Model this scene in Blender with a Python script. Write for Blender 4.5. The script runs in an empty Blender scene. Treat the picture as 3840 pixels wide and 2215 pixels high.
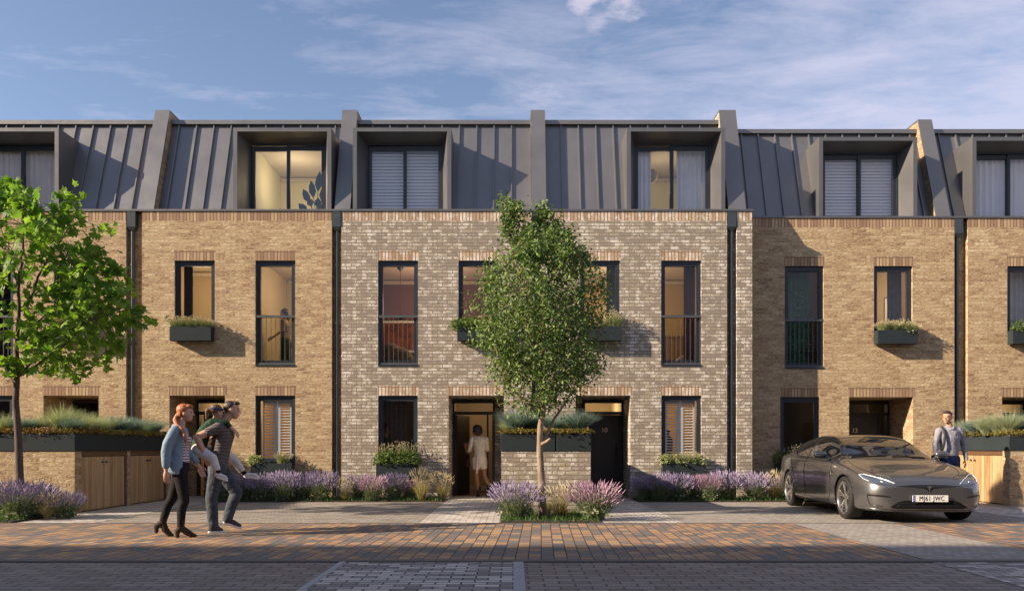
import bpy, bmesh, math, random
import numpy as np
from mathutils import Vector, Matrix, noise
from mathutils.bvhtree import BVHTree
R = math.radians
SC = bpy.context.scene
COL = SC.collection
random.seed(7)
# ------------------------------------------------------------------ camera, sky, sun, exposure
CAMZ = 1.15
cam = bpy.data.objects.new('camera', bpy.data.cameras.new('camera'))
COL.objects.link(cam)
cam.location = (0, 0, CAMZ)
cam.rotation_euler = (R(90), 0, 0)
cam.data.sensor_width = 36
cam.data.lens = 28.125
cam.data.shift_x = -0.0013
cam.data.shift_y = 0.1483
cam.data.clip_start = 0.1
cam.data.clip_end = 3000
SC.camera = cam
SUNDIR = Vector((-3.1, -1.0, 1.53)).normalized()
EL = math.asin(SUNDIR.z)
AZ = math.atan2(SUNDIR.x, SUNDIR.y)
W = bpy.data.worlds.new("World")
SC.world = W
W.use_nodes = True
nt = W.node_tree
for n in list(nt.nodes): nt.nodes.remove(n)
def nd(nt, typ, **kw):
    n = nt.nodes.new(typ)
    for k, v in kw.items():
        if k.startswith('i_'):
            key = k[2:].replace('_', ' ')
            n.inputs[key].default_value = v
        else: setattr(n, k, v)
    return n
def lk(nt, a, b): nt.links.new(a, b)
def mth(nt, op, a, b=None, c=None, clamp=False):
    n = nt.nodes.new('ShaderNodeMath'); n.operation = op; n.use_clamp = clamp
    for i, x in enumerate((a, b, c)):
        if x is None: continue
        if isinstance(x, (int, float)): n.inputs[i].default_value = x
        else: nt.links.new(x, n.inputs[i])
    return n.outputs[0]
def ramp(nt, fac, stops, interp='LINEAR'):
    n = nt.nodes.new('ShaderNodeValToRGB'); n.color_ramp.interpolation = interp
    els = n.color_ramp.elements
    while len(els) < len(stops): els.new(0.5)
    for e, (p, c) in zip(els, stops):
        e.position = p
        e.color = (c, c, c, 1) if isinstance(c, (int, float)) else (*c, 1)
    if fac is not None: nt.links.new(fac, n.inputs[0])
    return n.outputs[0]
def mixc(nt, fac, a, b, mode='MIX'):
    n = nt.nodes.new('ShaderNodeMix'); n.data_type = 'RGBA'; n.blend_type = mode
    for s, x in ((n.inputs[0], fac), (n.inputs[6], a), (n.inputs[7], b)):
        if isinstance(x, (int, float)): s.default_value = x
        elif isinstance(x, (tuple, list)): s.default_value = (*x, 1)
        else: nt.links.new(x, s)
    return n.outputs[2]
sky = nd(nt, 'ShaderNodeTexSky', sky_type='NISHITA', sun_disc=False, sun_elevation=EL, sun_rotation=AZ,
         altitude=50, air_density=1.0, dust_density=0.4, ozone_density=2.0)
tc = nd(nt, 'ShaderNodeTexCoord')
sep = nd(nt, 'ShaderNodeSeparateXYZ'); lk(nt, tc.outputs['Generated'], sep.inputs[0])
zz = mth(nt, 'MAXIMUM', sep.outputs[2], 0.04)
cx = mth(nt, 'DIVIDE', sep.outputs[0], zz); cy = mth(nt, 'DIVIDE', sep.outputs[1], zz)
cmb = nd(nt, 'ShaderNodeCombineXYZ'); lk(nt, cx, cmb.inputs[0]); lk(nt, cy, cmb.inputs[1])
mp = nd(nt, 'ShaderNodeMapping'); lk(nt, cmb.outputs[0], mp.inputs[0])
mp.inputs['Rotation'].default_value = (0, 0, R(-28)); mp.inputs['Scale'].default_value = (1.1, 2.2, 1)
n1 = nd(nt, 'ShaderNodeTexNoise', i_Scale=1.9, i_Detail=10.0, i_Roughness=0.66, i_Distortion=0.3); lk(nt, mp.outputs[0], n1.inputs[0])
n2 = nd(nt, 'ShaderNodeTexNoise', i_Scale=0.42, i_Detail=3.0, i_Roughness=0.5); lk(nt, cmb.outputs[0], n2.inputs[0])
# cirrus: streaky, stronger to the right and low on the left
side = mth(nt, 'MULTIPLY_ADD', cx, 0.11, -0.03)
lowl = ramp(nt, sep.outputs[2], [(0.22, 0.16), (0.45, 0.0)])
dens = mth(nt, 'ADD', mth(nt, 'ADD', mth(nt, 'MULTIPLY', n2.outputs[0], 0.55), side), lowl)
cl = mth(nt, 'ADD', mth(nt, 'MULTIPLY', n1.outputs[0], 0.95), dens)
clf = ramp(nt, cl, [(0.0, 0.0), (0.66, 0.0), (1.15, 0.62), (1.2, 0.64)])
# a few small puffs high above the roofs
n3 = nd(nt, 'ShaderNodeTexNoise', i_Scale=9.0, i_Detail=7.0, i_Roughness=0.7); lk(nt, cmb.outputs[0], n3.inputs[0])
def puff(px, py, r, s=1.0):
    d = Vector(((px-1925)/3000, 1, (1677-py)/3000))
    u, v = d.x/d.z, d.y/d.z
    dx = mth(nt, 'SUBTRACT', cx, u); dy = mth(nt, 'MULTIPLY', mth(nt, 'SUBTRACT', cy, v), 0.55)
    dd = mth(nt, 'SQRT', mth(nt, 'ADD', mth(nt, 'MULTIPLY', dx, dx), mth(nt, 'MULTIPLY', dy, dy)))
    dd = mth(nt, 'ADD', dd, mth(nt, 'MULTIPLY', mth(nt, 'SUBTRACT', n3.outputs[0], 0.5), r*3.2))
    return ramp(nt, mth(nt, 'DIVIDE', dd, r), [(0.25, s), (0.95, 0.0)])
pf = puff(2190, 5, 0.035, .8); pf = mth(nt, 'MAXIMUM', pf, puff(2345, 5, 0.05, .8))
pf = mth(nt, 'MAXIMUM', pf, puff(2240, 95, 0.03, 0.4)); pf = mth(nt, 'MAXIMUM', pf, puff(2010, 350, 0.07, 0.3))
pf = mth(nt, 'MAXIMUM', pf, puff(3240, 420, 0.05, 0.25))
skyc = mixc(nt, 1.0, sky.outputs[0], (0.98, 0.86, 0.84), 'MULTIPLY')
c1 = mixc(nt, clf, skyc, (3.75, 3.65, 4.5))
c2 = mixc(nt, mth(nt, 'MULTIPLY', pf, 0.5), c1, (5.6, 4.9, 5.4))
bg = nd(nt, 'ShaderNodeBackground'); bg.inputs[1].default_value = 0.10
lk(nt, c2, bg.inputs[0])
wo = nd(nt, 'ShaderNodeOutputWorld'); lk(nt, bg.outputs[0], wo.inputs[0])
sl = bpy.data.lights.new('sun', 'SUN'); sun = bpy.data.objects.new('sun', sl); COL.objects.link(sun)
sl.energy = 4.9; sl.angle = R(0.6); sl.color = (1.0, 0.82, 0.62)
sun.rotation_euler = SUNDIR.to_track_quat('Z', 'Y').to_euler(); sun.location = (-30, -10, 40)
SC.view_settings.view_transform = 'Standard'; SC.view_settings.look = 'None'
SC.view_settings.exposure = 1.05; SC.view_settings.gamma = 1.0
SC.render.engine = 'CYCLES'
SC.cycles.use_denoising = True
SC.cycles.max_bounces = 8; SC.cycles.diffuse_bounces = 3; SC.cycles.glossy_bounces = 4
SC.cycles.transparent_max_bounces = 16; SC.cycles.caustics_reflective = False; SC.cycles.caustics_refractive = False
SC.cycles.sample_clamp_indirect = 4.0
# ------------------------------------------------------------------ helpers
def tag(o, label=None, cat=None, group=None, kind=None):
    if label: o['label'] = label
    if cat: o['category'] = cat
    if group: o['group'] = group
    if kind: o['kind'] = kind
    return o
def thing(name, label, cat, loc=(0, 0, 0), rz=0.0, group=None):
    o = bpy.data.objects.new(name, None); COL.objects.link(o)
    o.location = loc; o.rotation_euler = (0, 0, rz); o.empty_display_size = 0.1
    return tag(o, label, cat, group)
def put(name, me, parent=None, world=False):
    o = bpy.data.objects.new(name, me); COL.objects.link(o)
    if parent is not None:
        o.parent = parent
        if world:
            p, L = parent, Vector((0, 0, 0))
            while p is not None:
                if p.type == 'EMPTY' : L += Vector(p.location)
                p = p.parent
            if parent.type == 'EMPTY': o.matrix_parent_inverse = Matrix.Translation(-L)
    return o
class MB:
    def __init__(s, world=False): s.v = []; s.f = []; s.m = []; s.cur = 0; s.rot = []; s.r = False; s.world = world
    def face(s, pts):
        n = len(s.v); s.v.extend([tuple(p) for p in pts]); s.f.append(tuple(range(n, n+len(pts)))); s.m.append(s.cur); s.rot.append(s.r)
    def faces(s, vs, fs):
        n = len(s.v); s.v.extend([tuple(p) for p in vs])
        for f in fs: s.f.append(tuple(n+i for i in f)); s.m.append(s.cur); s.rot.append(s.r)
    def box(s, x0, x1, y0, y1, z0, z1):
        v = [(x, y, z) for z in (z0, z1) for y in (y0, y1) for x in (x0, x1)]
        s.faces(v, [(0, 2, 3, 1), (4, 5, 7, 6), (0, 1, 5, 4), (2, 6, 7, 3), (0, 4, 6, 2), (1, 3, 7, 5)])
    def prism(s, pts, ext):
        n = len(pts); e = Vector(ext); a = [Vector(p) for p in pts]; nrm = Vector((0, 0, 0))
        for i in range(n): nrm += a[i].cross(a[(i+1) % n])
        if nrm.dot(e) > 0: a = a[::-1]
        v = a + [p+e for p in a]
        s.faces(v, [tuple(range(n)), tuple(range(2*n-1, n-1, -1))] + [((i+1) % n, i, i+n, (i+1) % n + n) for i in range(n)])
    def tube(s, path, rad, n=8, cap=True):
        P = [Vector(p) for p in path]
        if isinstance(rad, (int, float)): rad = [rad]*len(P)
        vs = []; fs = []; up = None
        for i, p in enumerate(P):
            t = (P[min(i+1, len(P)-1)] - P[max(i-1, 0)]).normalized()
            if up is None: up = t.orthogonal().normalized()
            a = (up - t*up.dot(t)).normalized(); b = t.cross(a); up = a
            for k in range(n):
                an = 2*math.pi*k/n
                vs.append(p + (a*math.cos(an) + b*math.sin(an))*rad[i])
        for i in range(len(P)-1):
            for k in range(n):
                k2 = (k+1) % n
                fs.append((i*n+k, i*n+k2, (i+1)*n+k2, (i+1)*n+k))
        if cap: fs.append(tuple(range(n-1, -1, -1))); fs.append(tuple((len(P)-1)*n+k for k in range(n)))
        s.faces(vs, fs)
    def lathe(s, prof, n=24, c=(0, 0, 0), axis='Z'):
        vs = []; fs = []; m = len(prof)
        for k in range(n):
            a = 2*math.pi*k/n
            for r, h in prof:
                p = (r*math.cos(a), r*math.sin(a), h)
                if axis == 'X': p = (h, p[0], p[1])
                if axis == 'Y': p = (p[0], h, p[1])
                vs.append((p[0]+c[0], p[1]+c[1], p[2]+c[2]))
        for k in range(n):
            k2 = (k+1) % n
            for i in range(m-1): fs.append((k*m+i, k2*m+i, k2*m+i+1, k*m+i+1))
        s.faces(vs, fs)
    def mesh(s, name, mats, smooth=False):
        me = bpy.data.meshes.new(name); me.from_pydata(s.v, [], s.f)
        for m in (mats if isinstance(mats, (list, tuple)) else [mats]): me.materials.append(m)
        me.polygons.foreach_set('material_index', s.m)
        if smooth: me.polygons.foreach_set('use_smooth', [True]*len(s.f))
        me.update()
        if len(s.f) < 60000:
            uv = me.uv_layers.new(name='UVMap').data
            for p, rot in zip(me.polygons, s.rot):
                n = p.normal; ax = max(range(3), key=lambda i: abs(n[i]))
                for li in p.loop_indices:
                    c = me.vertices[me.loops[li].vertex_index].co
                    a, b = (c.y, c.z) if ax == 0 else ((c.x, c.z) if ax == 1 else (c.x, c.y))
                    uv[li].uv = (b, a) if rot else (a, b)
        return me
    def build(s, name, mats, parent=None, smooth=False, bevel=0, autos=False):
        o = put(name, s.mesh(name, mats, smooth or autos), parent, s.world)
        if bevel:
            b = o.modifiers.new('bevel', 'BEVEL'); b.width = bevel; b.segments = 2; b.limit_method = 'ANGLE'; b.angle_limit = R(40)
        if autos:
            bm = bmesh.new(); bm.from_mesh(o.data)
            bmesh.ops.remove_doubles(bm, verts=bm.verts, dist=1e-5)
            for e in bm.edges:
                if len(e.link_faces) == 2 and e.calc_face_angle(0) > R(38): e.smooth = False
            bm.to_mesh(o.data); bm.free()
        return o
# ------------------------------------------------------------------ materials
def newmat(name):
    m = bpy.data.materials.new(name); m.use_nodes = True
    return m, m.node_tree, m.node_tree.nodes['Principled BSDF']
def setp(b, col=None, rough=0.6, metal=0.0, spec=None, coat=None):
    if col is not None: b.inputs['Base Color'].default_value = (*col, 1)
    b.inputs['Roughness'].default_value = rough; b.inputs['Metallic'].default_value = metal
    if spec is not None: b.inputs['Specular IOR Level'].default_value = spec
    if coat is not None: b.inputs['Coat Weight'].default_value = coat; b.inputs['Coat Roughness'].default_value = 0.03
def bumpn(nt, h, b, dist, strength=1.0):
    n = nd(nt, 'ShaderNodeBump'); n.inputs['Strength'].default_value = strength; n.inputs['Distance'].default_value = dist
    lk(nt, h, n.inputs['Height']); lk(nt, n.outputs[0], b.inputs['Normal'])
def plain(name, col, rough=0.6, metal=0.0, var=0.12, scale=6.0, bump=0.0, bscale=40.0, spec=None, coat=None, stretch=None):
    m, nt, b = newmat(name); setp(b, col, rough, metal, spec, coat)
    tc = nd(nt, 'ShaderNodeTexCoord'); src = tc.outputs['Object']
    if stretch:
        mp = nd(nt, 'ShaderNodeMapping'); mp.inputs['Scale'].default_value = stretch; lk(nt, src, mp.inputs[0]); src = mp.outputs[0]
    if var:
        n = nd(nt, 'ShaderNodeTexNoise', i_Scale=scale, i_Detail=5.0, i_Roughness=0.6); lk(nt, src, n.inputs[0])
        f = ramp(nt, n.outputs[0], [(0.3, 1-var), (0.7, 1+var)])
        lk(nt, mixc(nt, 1.0, col, f, 'MULTIPLY'), b.inputs['Base Color'])
        lk(nt, mth(nt, 'MULTIPLY_ADD', n.outputs[0], 0.25, rough-0.12, clamp=True), b.inputs['Roughness'])
    if bump:
        n = nd(nt, 'ShaderNodeTexNoise', i_Scale=bscale, i_Detail=4.0); lk(nt, src, n.inputs[0])
        bumpn(nt, n.outputs[0], b, bump)
    return m
def brickmat(name, stops, mortar, bw=0.225, rh=0.075, ms=0.01, white=0.0, rough_amp=0.5, dist=0.008, soft=0.1, offset=0.5, fleck=0.2, stretch=(1, 1), vary=1.0, swap=False, skew=0.0, rowv=0.0, rough=0.85, noise_sc=30.0):
    m, nt, b = newmat(name); setp(b, (0.5, 0.5, 0.5), rough, spec=0.3)
    uvn = nd(nt, 'ShaderNodeUVMap'); src = uvn.outputs[0]
    mp = nd(nt, 'ShaderNodeMapping')
    lk(nt, src, mp.inputs[0])
    if swap: mp.inputs['Rotation'].default_value = (0, 0, R(90+skew))
    src = mp.outputs[0]
    nz = nd(nt, 'ShaderNodeTexNoise', i_Scale=14.0, i_Detail=3.0); lk(nt, src, nz.inputs[0])
    dis = nd(nt, 'ShaderNodeVectorMath', operation='SUBTRACT'); lk(nt, nz.outputs['Color'], dis.inputs[0]); dis.inputs[1].default_value = (0.5, 0.5, 0.5)
    sc = nd(nt, 'ShaderNodeVectorMath', operation='SCALE'); lk(nt, dis.outputs[0], sc.inputs[0]); sc.inputs['Scale'].default_value = soft*0.1
    ad = nd(nt, 'ShaderNodeVectorMath', operation='ADD'); lk(nt, src, ad.inputs[0]); lk(nt, sc.outputs[0], ad.inputs[1])
    br = nd(nt, 'ShaderNodeTexBrick', offset=offset, i_Scale=1.0)
    br.inputs['Color1'].default_value = (0, 0, 0, 1); br.inputs['Color2'].default_value = (1, 1, 1, 1); br.inputs['Mortar'].default_value = (0.5, 0.5, 0.5, 1)
    br.inputs['Mortar Size'].default_value = ms; br.inputs['Mortar Smooth'].default_value = 0.15; br.inputs['Bias'].default_value = 0.0
    br.inputs['Brick Width'].default_value = bw; br.inputs['Row Height'].default_value = rh
    lk(nt, ad.outputs[0], br.inputs[0])
    mpn = nd(nt, 'ShaderNodeMapping'); mpn.inputs['Scale'].default_value = (stretch[0], stretch[1], 1); lk(nt, src, mpn.inputs[0])
    n1 = nd(nt, 'ShaderNodeTexNoise', i_Scale=noise_sc, i_Detail=6.0, i_Roughness=0.75); lk(nt, mpn.outputs[0], n1.inputs[0])
    n0 = nd(nt, 'ShaderNodeTexNoise', i_Scale=1.1, i_Detail=4.0, i_Roughness=0.6); lk(nt, src, n0.inputs[0])
    fac = mth(nt, 'ADD', mth(nt, 'MULTIPLY_ADD', br.outputs[0], vary, 0.5-vary/2), mth(nt, 'MULTIPLY', mth(nt, 'SUBTRACT', n1.outputs[0], 0.5), fleck*2.6))
    fac = mth(nt, 'ADD', fac, mth(nt, 'MULTIPLY', mth(nt, 'SUBTRACT', n0.outputs[0], 0.5), 0.5))
    col = ramp(nt, fac, stops)
    if white:
        n2 = nd(nt, 'ShaderNodeTexNoise', i_Scale=5.5, i_Detail=6.0, i_Roughness=0.75); lk(nt, src, n2.inputs[0])
        w = mth(nt, 'ADD', mth(nt, 'MULTIPLY', br.outputs[0], 0.13), mth(nt, 'MULTIPLY_ADD', n2.outputs[0], 1.6, -0.20))
        w = mth(nt, 'ADD', w, mth(nt, 'MULTIPLY', mth(nt, 'SUBTRACT', n1.outputs[0], 0.5), 0.35))
        wf = ramp(nt, w, [(0.78-white*0.1, 0.0), (0.9-white*0.1, 0.85)])
        col = mixc(nt, wf, col, (0.74, 0.685, 0.605))
    col = mixc(nt, br.outputs['Fac'], col, mortar)
    lk(nt, col, b.inputs['Base Color'])
    h = mth(nt, 'SUBTRACT', mth(nt, 'MULTIPLY', n1.outputs[0], rough_amp), br.outputs['Fac'])
    h = mth(nt, 'ADD', h, mth(nt, 'MULTIPLY', br.outputs[0], 0.25))
    bumpn(nt, h, b, dist)
    return m
M = {}
M['buff'] = brickmat('buff_brick', [(0.0, (0.17, 0.10, 0.055)), (0.22, (0.33, 0.21, 0.12)), (0.42, (0.46, 0.315, 0.19)), (0.58, (0.535, 0.405, 0.235)), (0.78, (0.65, 0.51, 0.32)), (1.0, (0.80, 0.68, 0.50))],
                     (0.50, 0.39, 0.24), soft=0.16, rough_amp=2.6, dist=0.02, fleck=0.8, noise_sc=19, ms=0.007, vary=0.38, stretch=(.7, 1.3))
M['buff_sold'] = brickmat('buff_soldier_brick', [(0.0, (0.27, 0.165, 0.105)), (0.5, (0.38, 0.25, 0.16)), (1.0, (0.50, 0.37, 0.22))],
                     (0.20, 0.13, 0.08), bw=0.5, rh=0.075, offset=0.0, fleck=0.25, dist=0.006)
M['grey'] = brickmat('grey_brick', [(0.0, (0.24, 0.20, 0.165)), (0.3, (0.31, 0.26, 0.205)), (0.6, (0.39, 0.33, 0.25)), (1.0, (0.50, 0.43, 0.31))],
                     (0.25, 0.215, 0.17), white=1.06, soft=0.06, rough_amp=1.2, dist=0.013, fleck=0.35, ms=0.009, vary=0.6, stretch=(.8, 1.3))
M['grey_sold'] = brickmat('grey_soldier_brick', [(0.0, (0.34, 0.24, 0.16)), (0.6, (0.52, 0.39, 0.27)), (1.0, (0.68, 0.54, 0.41))],
                     (0.24, 0.16, 0.10), white=1.1, bw=0.5, rh=0.075, offset=0.0, fleck=0.2, dist=0.006)
M['zinc'] = plain('zinc_cladding', (0.198, 0.197, 0.20), 0.43, 0.55, 0.07, 1.3, .012, 1.6)
M['zincd'] = plain('dormer_cladding', (0.150, 0.149, 0.152), 0.46, 0.5, 0.07, 1.3, .006, 2.0)
M['frame'] = plain('anthracite_frame', (0.022, 0.027, 0.036), 0.42, 0.0, 0.08, 5)
M['planter'] = plain('planter_metal', (0.028, 0.037, 0.041), 0.65, 0.0, 0.10, 3, spec=.12)
M['pipe'] = plain('pipe_metal', (0.05, 0.062, 0.07), 0.4, 0.2, 0.08, 5)
M['rail'] = plain('railing_metal', (0.10, 0.105, 0.11), 0.45, 0.4, 0.05, 5)
M['black'] = plain('door_black', (0.016, 0.014, 0.014), 0.5, 0.0, 0.1, 5)
M['brass'] = plain('brass', (0.78, 0.62, 0.40), 0.4, 0.15, 0.05, 20)
M['steel'] = plain('steel', (0.5, 0.5, 0.5), 0.3, 0.9, 0.05, 20)
M['white'] = plain('white_paint', (0.84, 0.84, 0.85), 0.5, 0, 0.03, 4)
def glassmat(name, ior, tint, rough=0.0):
    m, nt, b = newmat(name); nt.nodes.remove(b)
    out = [n for n in nt.nodes if n.type == 'OUTPUT_MATERIAL'][0]
    t = nd(nt, 'ShaderNodeBsdfTransparent'); t.inputs[0].default_value = (*tint, 1)
    g = nd(nt, 'ShaderNodeBsdfGlossy'); g.inputs['Roughness'].default_value = rough; g.inputs[0].default_value = (1, 1, 1, 1)
    f = nd(nt, 'ShaderNodeFresnel'); ge = nd(nt, 'ShaderNodeNewGeometry')   # thin sheet: same reflectance from both sides
    lk(nt, mth(nt, 'MULTIPLY_ADD', ge.outputs['Backfacing'], 1.0/ior-ior, ior), f.inputs[0])
    mx = nd(nt, 'ShaderNodeMixShader'); lk(nt, f.outputs[0], mx.inputs[0]); lk(nt, t.outputs[0], mx.inputs[1]); lk(nt, g.outputs[0], mx.inputs[2])
    lk(nt, mx.outputs[0], out.inputs[0]); return m
M['glass'] = glassmat('window_glass', 1.5, (0.92, 0.94, 0.93))
M['glassd'] = glassmat('dormer_glass', 1.8, (0.96, 0.96, 0.96))
def woodmat(name, c0, c1, sc=1.0):
    m, nt, b = newmat(name); setp(b, c0, 0.6)
    tc = nd(nt, 'ShaderNodeTexCoord'); mp = nd(nt, 'ShaderNodeMapping'); lk(nt, tc.outputs['Object'], mp.inputs[0]); mp.inputs['Scale'].default_value = (9*sc, 9*sc, 0.8)
    n = nd(nt, 'ShaderNodeTexNoise', i_Scale=2.2, i_Detail=7.0, i_Roughness=0.65, i_Distortion=0.6); lk(nt, mp.outputs[0], n.inputs[0])
    sp = nd(nt, 'ShaderNodeSeparateXYZ'); lk(nt, tc.outputs['Object'], sp.inputs[0])
    pl = mth(nt, 'ADD', sp.outputs[0], sp.outputs[1])
    cell = mth(nt, 'FLOOR', mth(nt, 'DIVIDE', pl, 0.095))
    wn = nd(nt, 'ShaderNodeTexWhiteNoise', noise_dimensions='1D'); lk(nt, cell, wn.inputs['W'])
    f = mth(nt, 'ADD', n.outputs[0], mth(nt, 'MULTIPLY', mth(nt, 'SUBTRACT', wn.outputs[0], 0.5), 0.35))
    col = ramp(nt, f, [(0.25, c0), (0.75, c1)])
    fr = mth(nt, 'FRACT', mth(nt, 'DIVIDE', pl, 0.095))
    gr = mth(nt, 'LESS_THAN', fr, 0.06)
    col = mixc(nt, mth(nt, 'MULTIPLY', gr, 0.55), col, (0.05, 0.03, 0.015))
    lk(nt, col, b.inputs['Base Color']); bumpn(nt, mth(nt, 'SUBTRACT', n.outputs[0], mth(nt, 'MULTIPLY', gr, 1.0)), b, 0.004)
    return m
M['oak'] = woodmat('oak_boards', (0.29, 0.17, 0.075), (0.54, 0.37, 0.20))
def leafmat(name, c0, c1, trans=0.35, scale=3.0):
    m, nt, b = newmat(name); out = [n for n in nt.nodes if n.type == 'OUTPUT_MATERIAL'][0]
    setp(b, c0, 0.5, spec=0.35)
    g = nd(nt, 'ShaderNodeNewGeometry')
    tc = nd(nt, 'ShaderNodeTexCoord'); n = nd(nt, 'ShaderNodeTexNoise', i_Scale=scale, i_Detail=3.0); lk(nt, tc.outputs['Object'], n.inputs[0])
    f = mth(nt, 'ADD', mth(nt, 'MULTIPLY', g.outputs['Random Per Island'], 0.75), mth(nt, 'MULTIPLY', mth(nt, 'SUBTRACT', n.outputs[0], 0.38), 0.9))
    col = ramp(nt, f, [(0.0, c0), (1.0, c1)])
    lk(nt, col, b.inputs['Base Color'])
    t = nd(nt, 'ShaderNodeBsdfTranslucent'); lk(nt, mixc(nt, 1.0, col, (1.25, 1.35, 0.7), 'MULTIPLY'), t.inputs[0])
    mx = nd(nt, 'ShaderNodeMixShader'); mx.inputs[0].default_value = trans
    lk(nt, b.outputs[0], mx.inputs[1]); lk(nt, t.outputs[0], mx.inputs[2]); lk(nt, mx.outputs[0], out.inputs[0])
    return m
M['maple'] = leafmat('maple_leaf', (0.07, 0.165, 0.018), (0.27, 0.40, 0.06), 0.5, 1.5)
M['pear'] = leafmat('small_leaf', (0.032, 0.078, 0.018), (0.24, 0.33, 0.09), 0.25, 2.0)
M['lav_leaf'] = leafmat('lavender_foliage', (0.10, 0.135, 0.07), (0.26, 0.30, 0.17), 0.2)
M['lav_purple'] = leafmat('lavender_flower', (0.23, 0.18, 0.33), (0.50, 0.42, 0.60), 0.2)
M['lav_pink'] = leafmat('pink_flower', (0.30, 0.17, 0.27), (0.54, 0.38, 0.46), 0.2)
M['straw'] = leafmat('straw_blade', (0.22, 0.19, 0.07), (0.52, 0.44, 0.24), 0.3)
M['straw_head'] = leafmat('seed_head', (0.42, 0.35, 0.22), (0.66, 0.58, 0.42), 0.3)
M['fescue'] = leafmat('blue_fescue', (0.11, 0.17, 0.15), (0.28, 0.38, 0.36), 0.2)
M['feather'] = leafmat('pale_feather_grass', (0.22, 0.27, 0.16), (0.50, 0.52, 0.36), 0.3)
M['sedum'] = leafmat('golden_sedum', (0.075, 0.065, 0.012), (0.24, 0.19, 0.03), 0.2)
M['sedum_rust'] = leafmat('rust_sedum', (0.10, 0.055, 0.012), (0.26, 0.15, 0.03), 0.2)
M['boxgreen'] = leafmat('window_box_green', (0.05, 0.10, 0.02), (0.20, 0.27, 0.07), 0.25)
M['boxlight'] = leafmat('window_box_light', (0.16, 0.20, 0.07), (0.40, 0.43, 0.22), 0.25)
M['lawn'] = leafmat('lawn_blade', (0.03, 0.075, 0.012), (0.09, 0.17, 0.03), 0.2)
M['bark'] = plain('bark', (0.25, 0.19, 0.135), 0.9, 0, 0.35, 14, 0.02, 22, stretch=(1, 1, 0.3))
M['bark_dark'] = plain('maple_bark', (0.085, 0.062, 0.055), 0.9, 0, 0.25, 14, 0.01, 22, stretch=(1, 1, 0.3))
M['soil'] = plain('soil', (0.055, 0.042, 0.028), 0.95, 0, 0.4, 20, 0.03, 30)
# ------------------------------------------------------------------ ground, road, paths
M['ground'] = plain('ground_asphalt', (0.06, 0.058, 0.056), 0.9, 0, 0.2, 3, 0.01, 60)
M['pave_orange'] = brickmat('orange_block_paving', [(0.0, (0.13, 0.128, 0.122)), (0.25, (0.17, 0.15, 0.135)), (0.45, (0.22, 0.16, 0.13)), (0.6, (0.28, 0.18, 0.12)), (0.8, (0.35, 0.22, 0.125)), (1.0, (0.38, 0.26, 0.155))],
    (0.035, 0.03, 0.028), bw=0.24, rh=0.135, ms=0.006, swap=True, skew=2.0, soft=0.02, fleck=0.05, rough_amp=0.25, dist=0.004, offset=0.37, rough=0.7, noise_sc=60)
M['pave_drive'] = brickmat('grey_block_paving', [(0.0, (0.235, 0.21, 0.18)), (1.0, (0.35, 0.315, 0.27))],
    (0.12, 0.10, 0.085), bw=0.21, rh=0.12, ms=0.007, soft=0.05, fleck=0.12, rough_amp=0.4, dist=0.005, rough=0.75, noise_sc=60)
M['pave_light'] = brickmat('pale_block_paving', [(0.0, (0.36, 0.33, 0.29)), (0.5, (0.50, 0.46, 0.42)), (1.0, (0.62, 0.58, 0.53))],
    (0.14, 0.12, 0.10), bw=0.21, rh=0.14, ms=0.008, soft=0.02, fleck=0.10, rough_amp=0.3, dist=0.004, rough=0.7, noise_sc=60)
M['pave_lane'] = brickmat('dark_grey_paving', [(0.0, (0.205, 0.165, 0.138)), (1.0, (0.30, 0.245, 0.205))],
    (0.10, 0.082, 0.07), bw=0.26, rh=0.13, ms=0.009, soft=0.06, fleck=0.25, rough_amp=0.5, dist=0.005, rough=0.8, noise_sc=30)
M['pave_mixed'] = brickmat('mixed_grey_paving', [(0.0, (0.20, 0.18, 0.165)), (0.4, (0.26, 0.24, 0.22)), (0.6, (0.44, 0.40, 0.36)), (1.0, (0.56, 0.515, 0.465))],
    (0.07, 0.065, 0.065), bw=0.22, rh=0.11, ms=0.009, soft=0.02, fleck=0.04, rough_amp=0.3, dist=0.004, rough=0.7, noise_sc=60)
M['pave_fine'] = brickmat('fine_grey_setts', [(0.0, (0.26, 0.235, 0.205)), (1.0, (0.37, 0.34, 0.30))],
    (0.22, 0.195, 0.17), bw=0.1, rh=0.1, ms=0.006, soft=0.05, fleck=0.25, rough_amp=0.5, dist=0.004, rough=0.8, noise_sc=50)
M['kerb'] = plain('kerb_stone', (0.12, 0.105, 0.095), 0.8, 0, 0.12, 9)
M['kerbl'] = plain('pale_kerb_stone', (0.33, 0.32, 0.31), 0.8, 0, 0.12, 9)
def sheet(name, rects, z, mat, lab=None):
    b = MB()
    for x0, x1, y0, y1 in rects: b.face([(x0, y0, z), (x1, y0, z), (x1, y1, z), (x0, y1, z)])
    o = b.build(name, mat); o['kind'] = 'structure'
    return o
BEDY0, KY = 16.87, 12.12
sheet('ground', [(-600, 600, -600, 900)], -0.02, M['ground'])
sheet('road', [(-60, -1.68, -2, 8.0), (-1.68, 0.0, -2, 4.0), (0.1, 60, -2, 8.0)], 0.0, M['pave_lane'])
sheet('road_crossing', [(-1.68, 0.0, 4.0, 8.0), (4.2, 5.7, 4.0, 8.0)], 0.004, M['pave_mixed'])
sheet('pavement', [(-60, 4.2, 8.18, 12.08), (5.72, 60, 8.18, 12.08)], 0.004, M['pave_orange'])
sheet('pavement_crossing', [(4.2, 5.72, 8.18, 12.08)], 0.006, M['pave_fine'])
sheet('driveway', [(-60, 2.62, KY, 19.2), ], 0.0, M['pave_drive'])
sheet('driveway_right', [(2.62, 60, KY, 19.8)], 0.0, M['pave_fine'])
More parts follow.
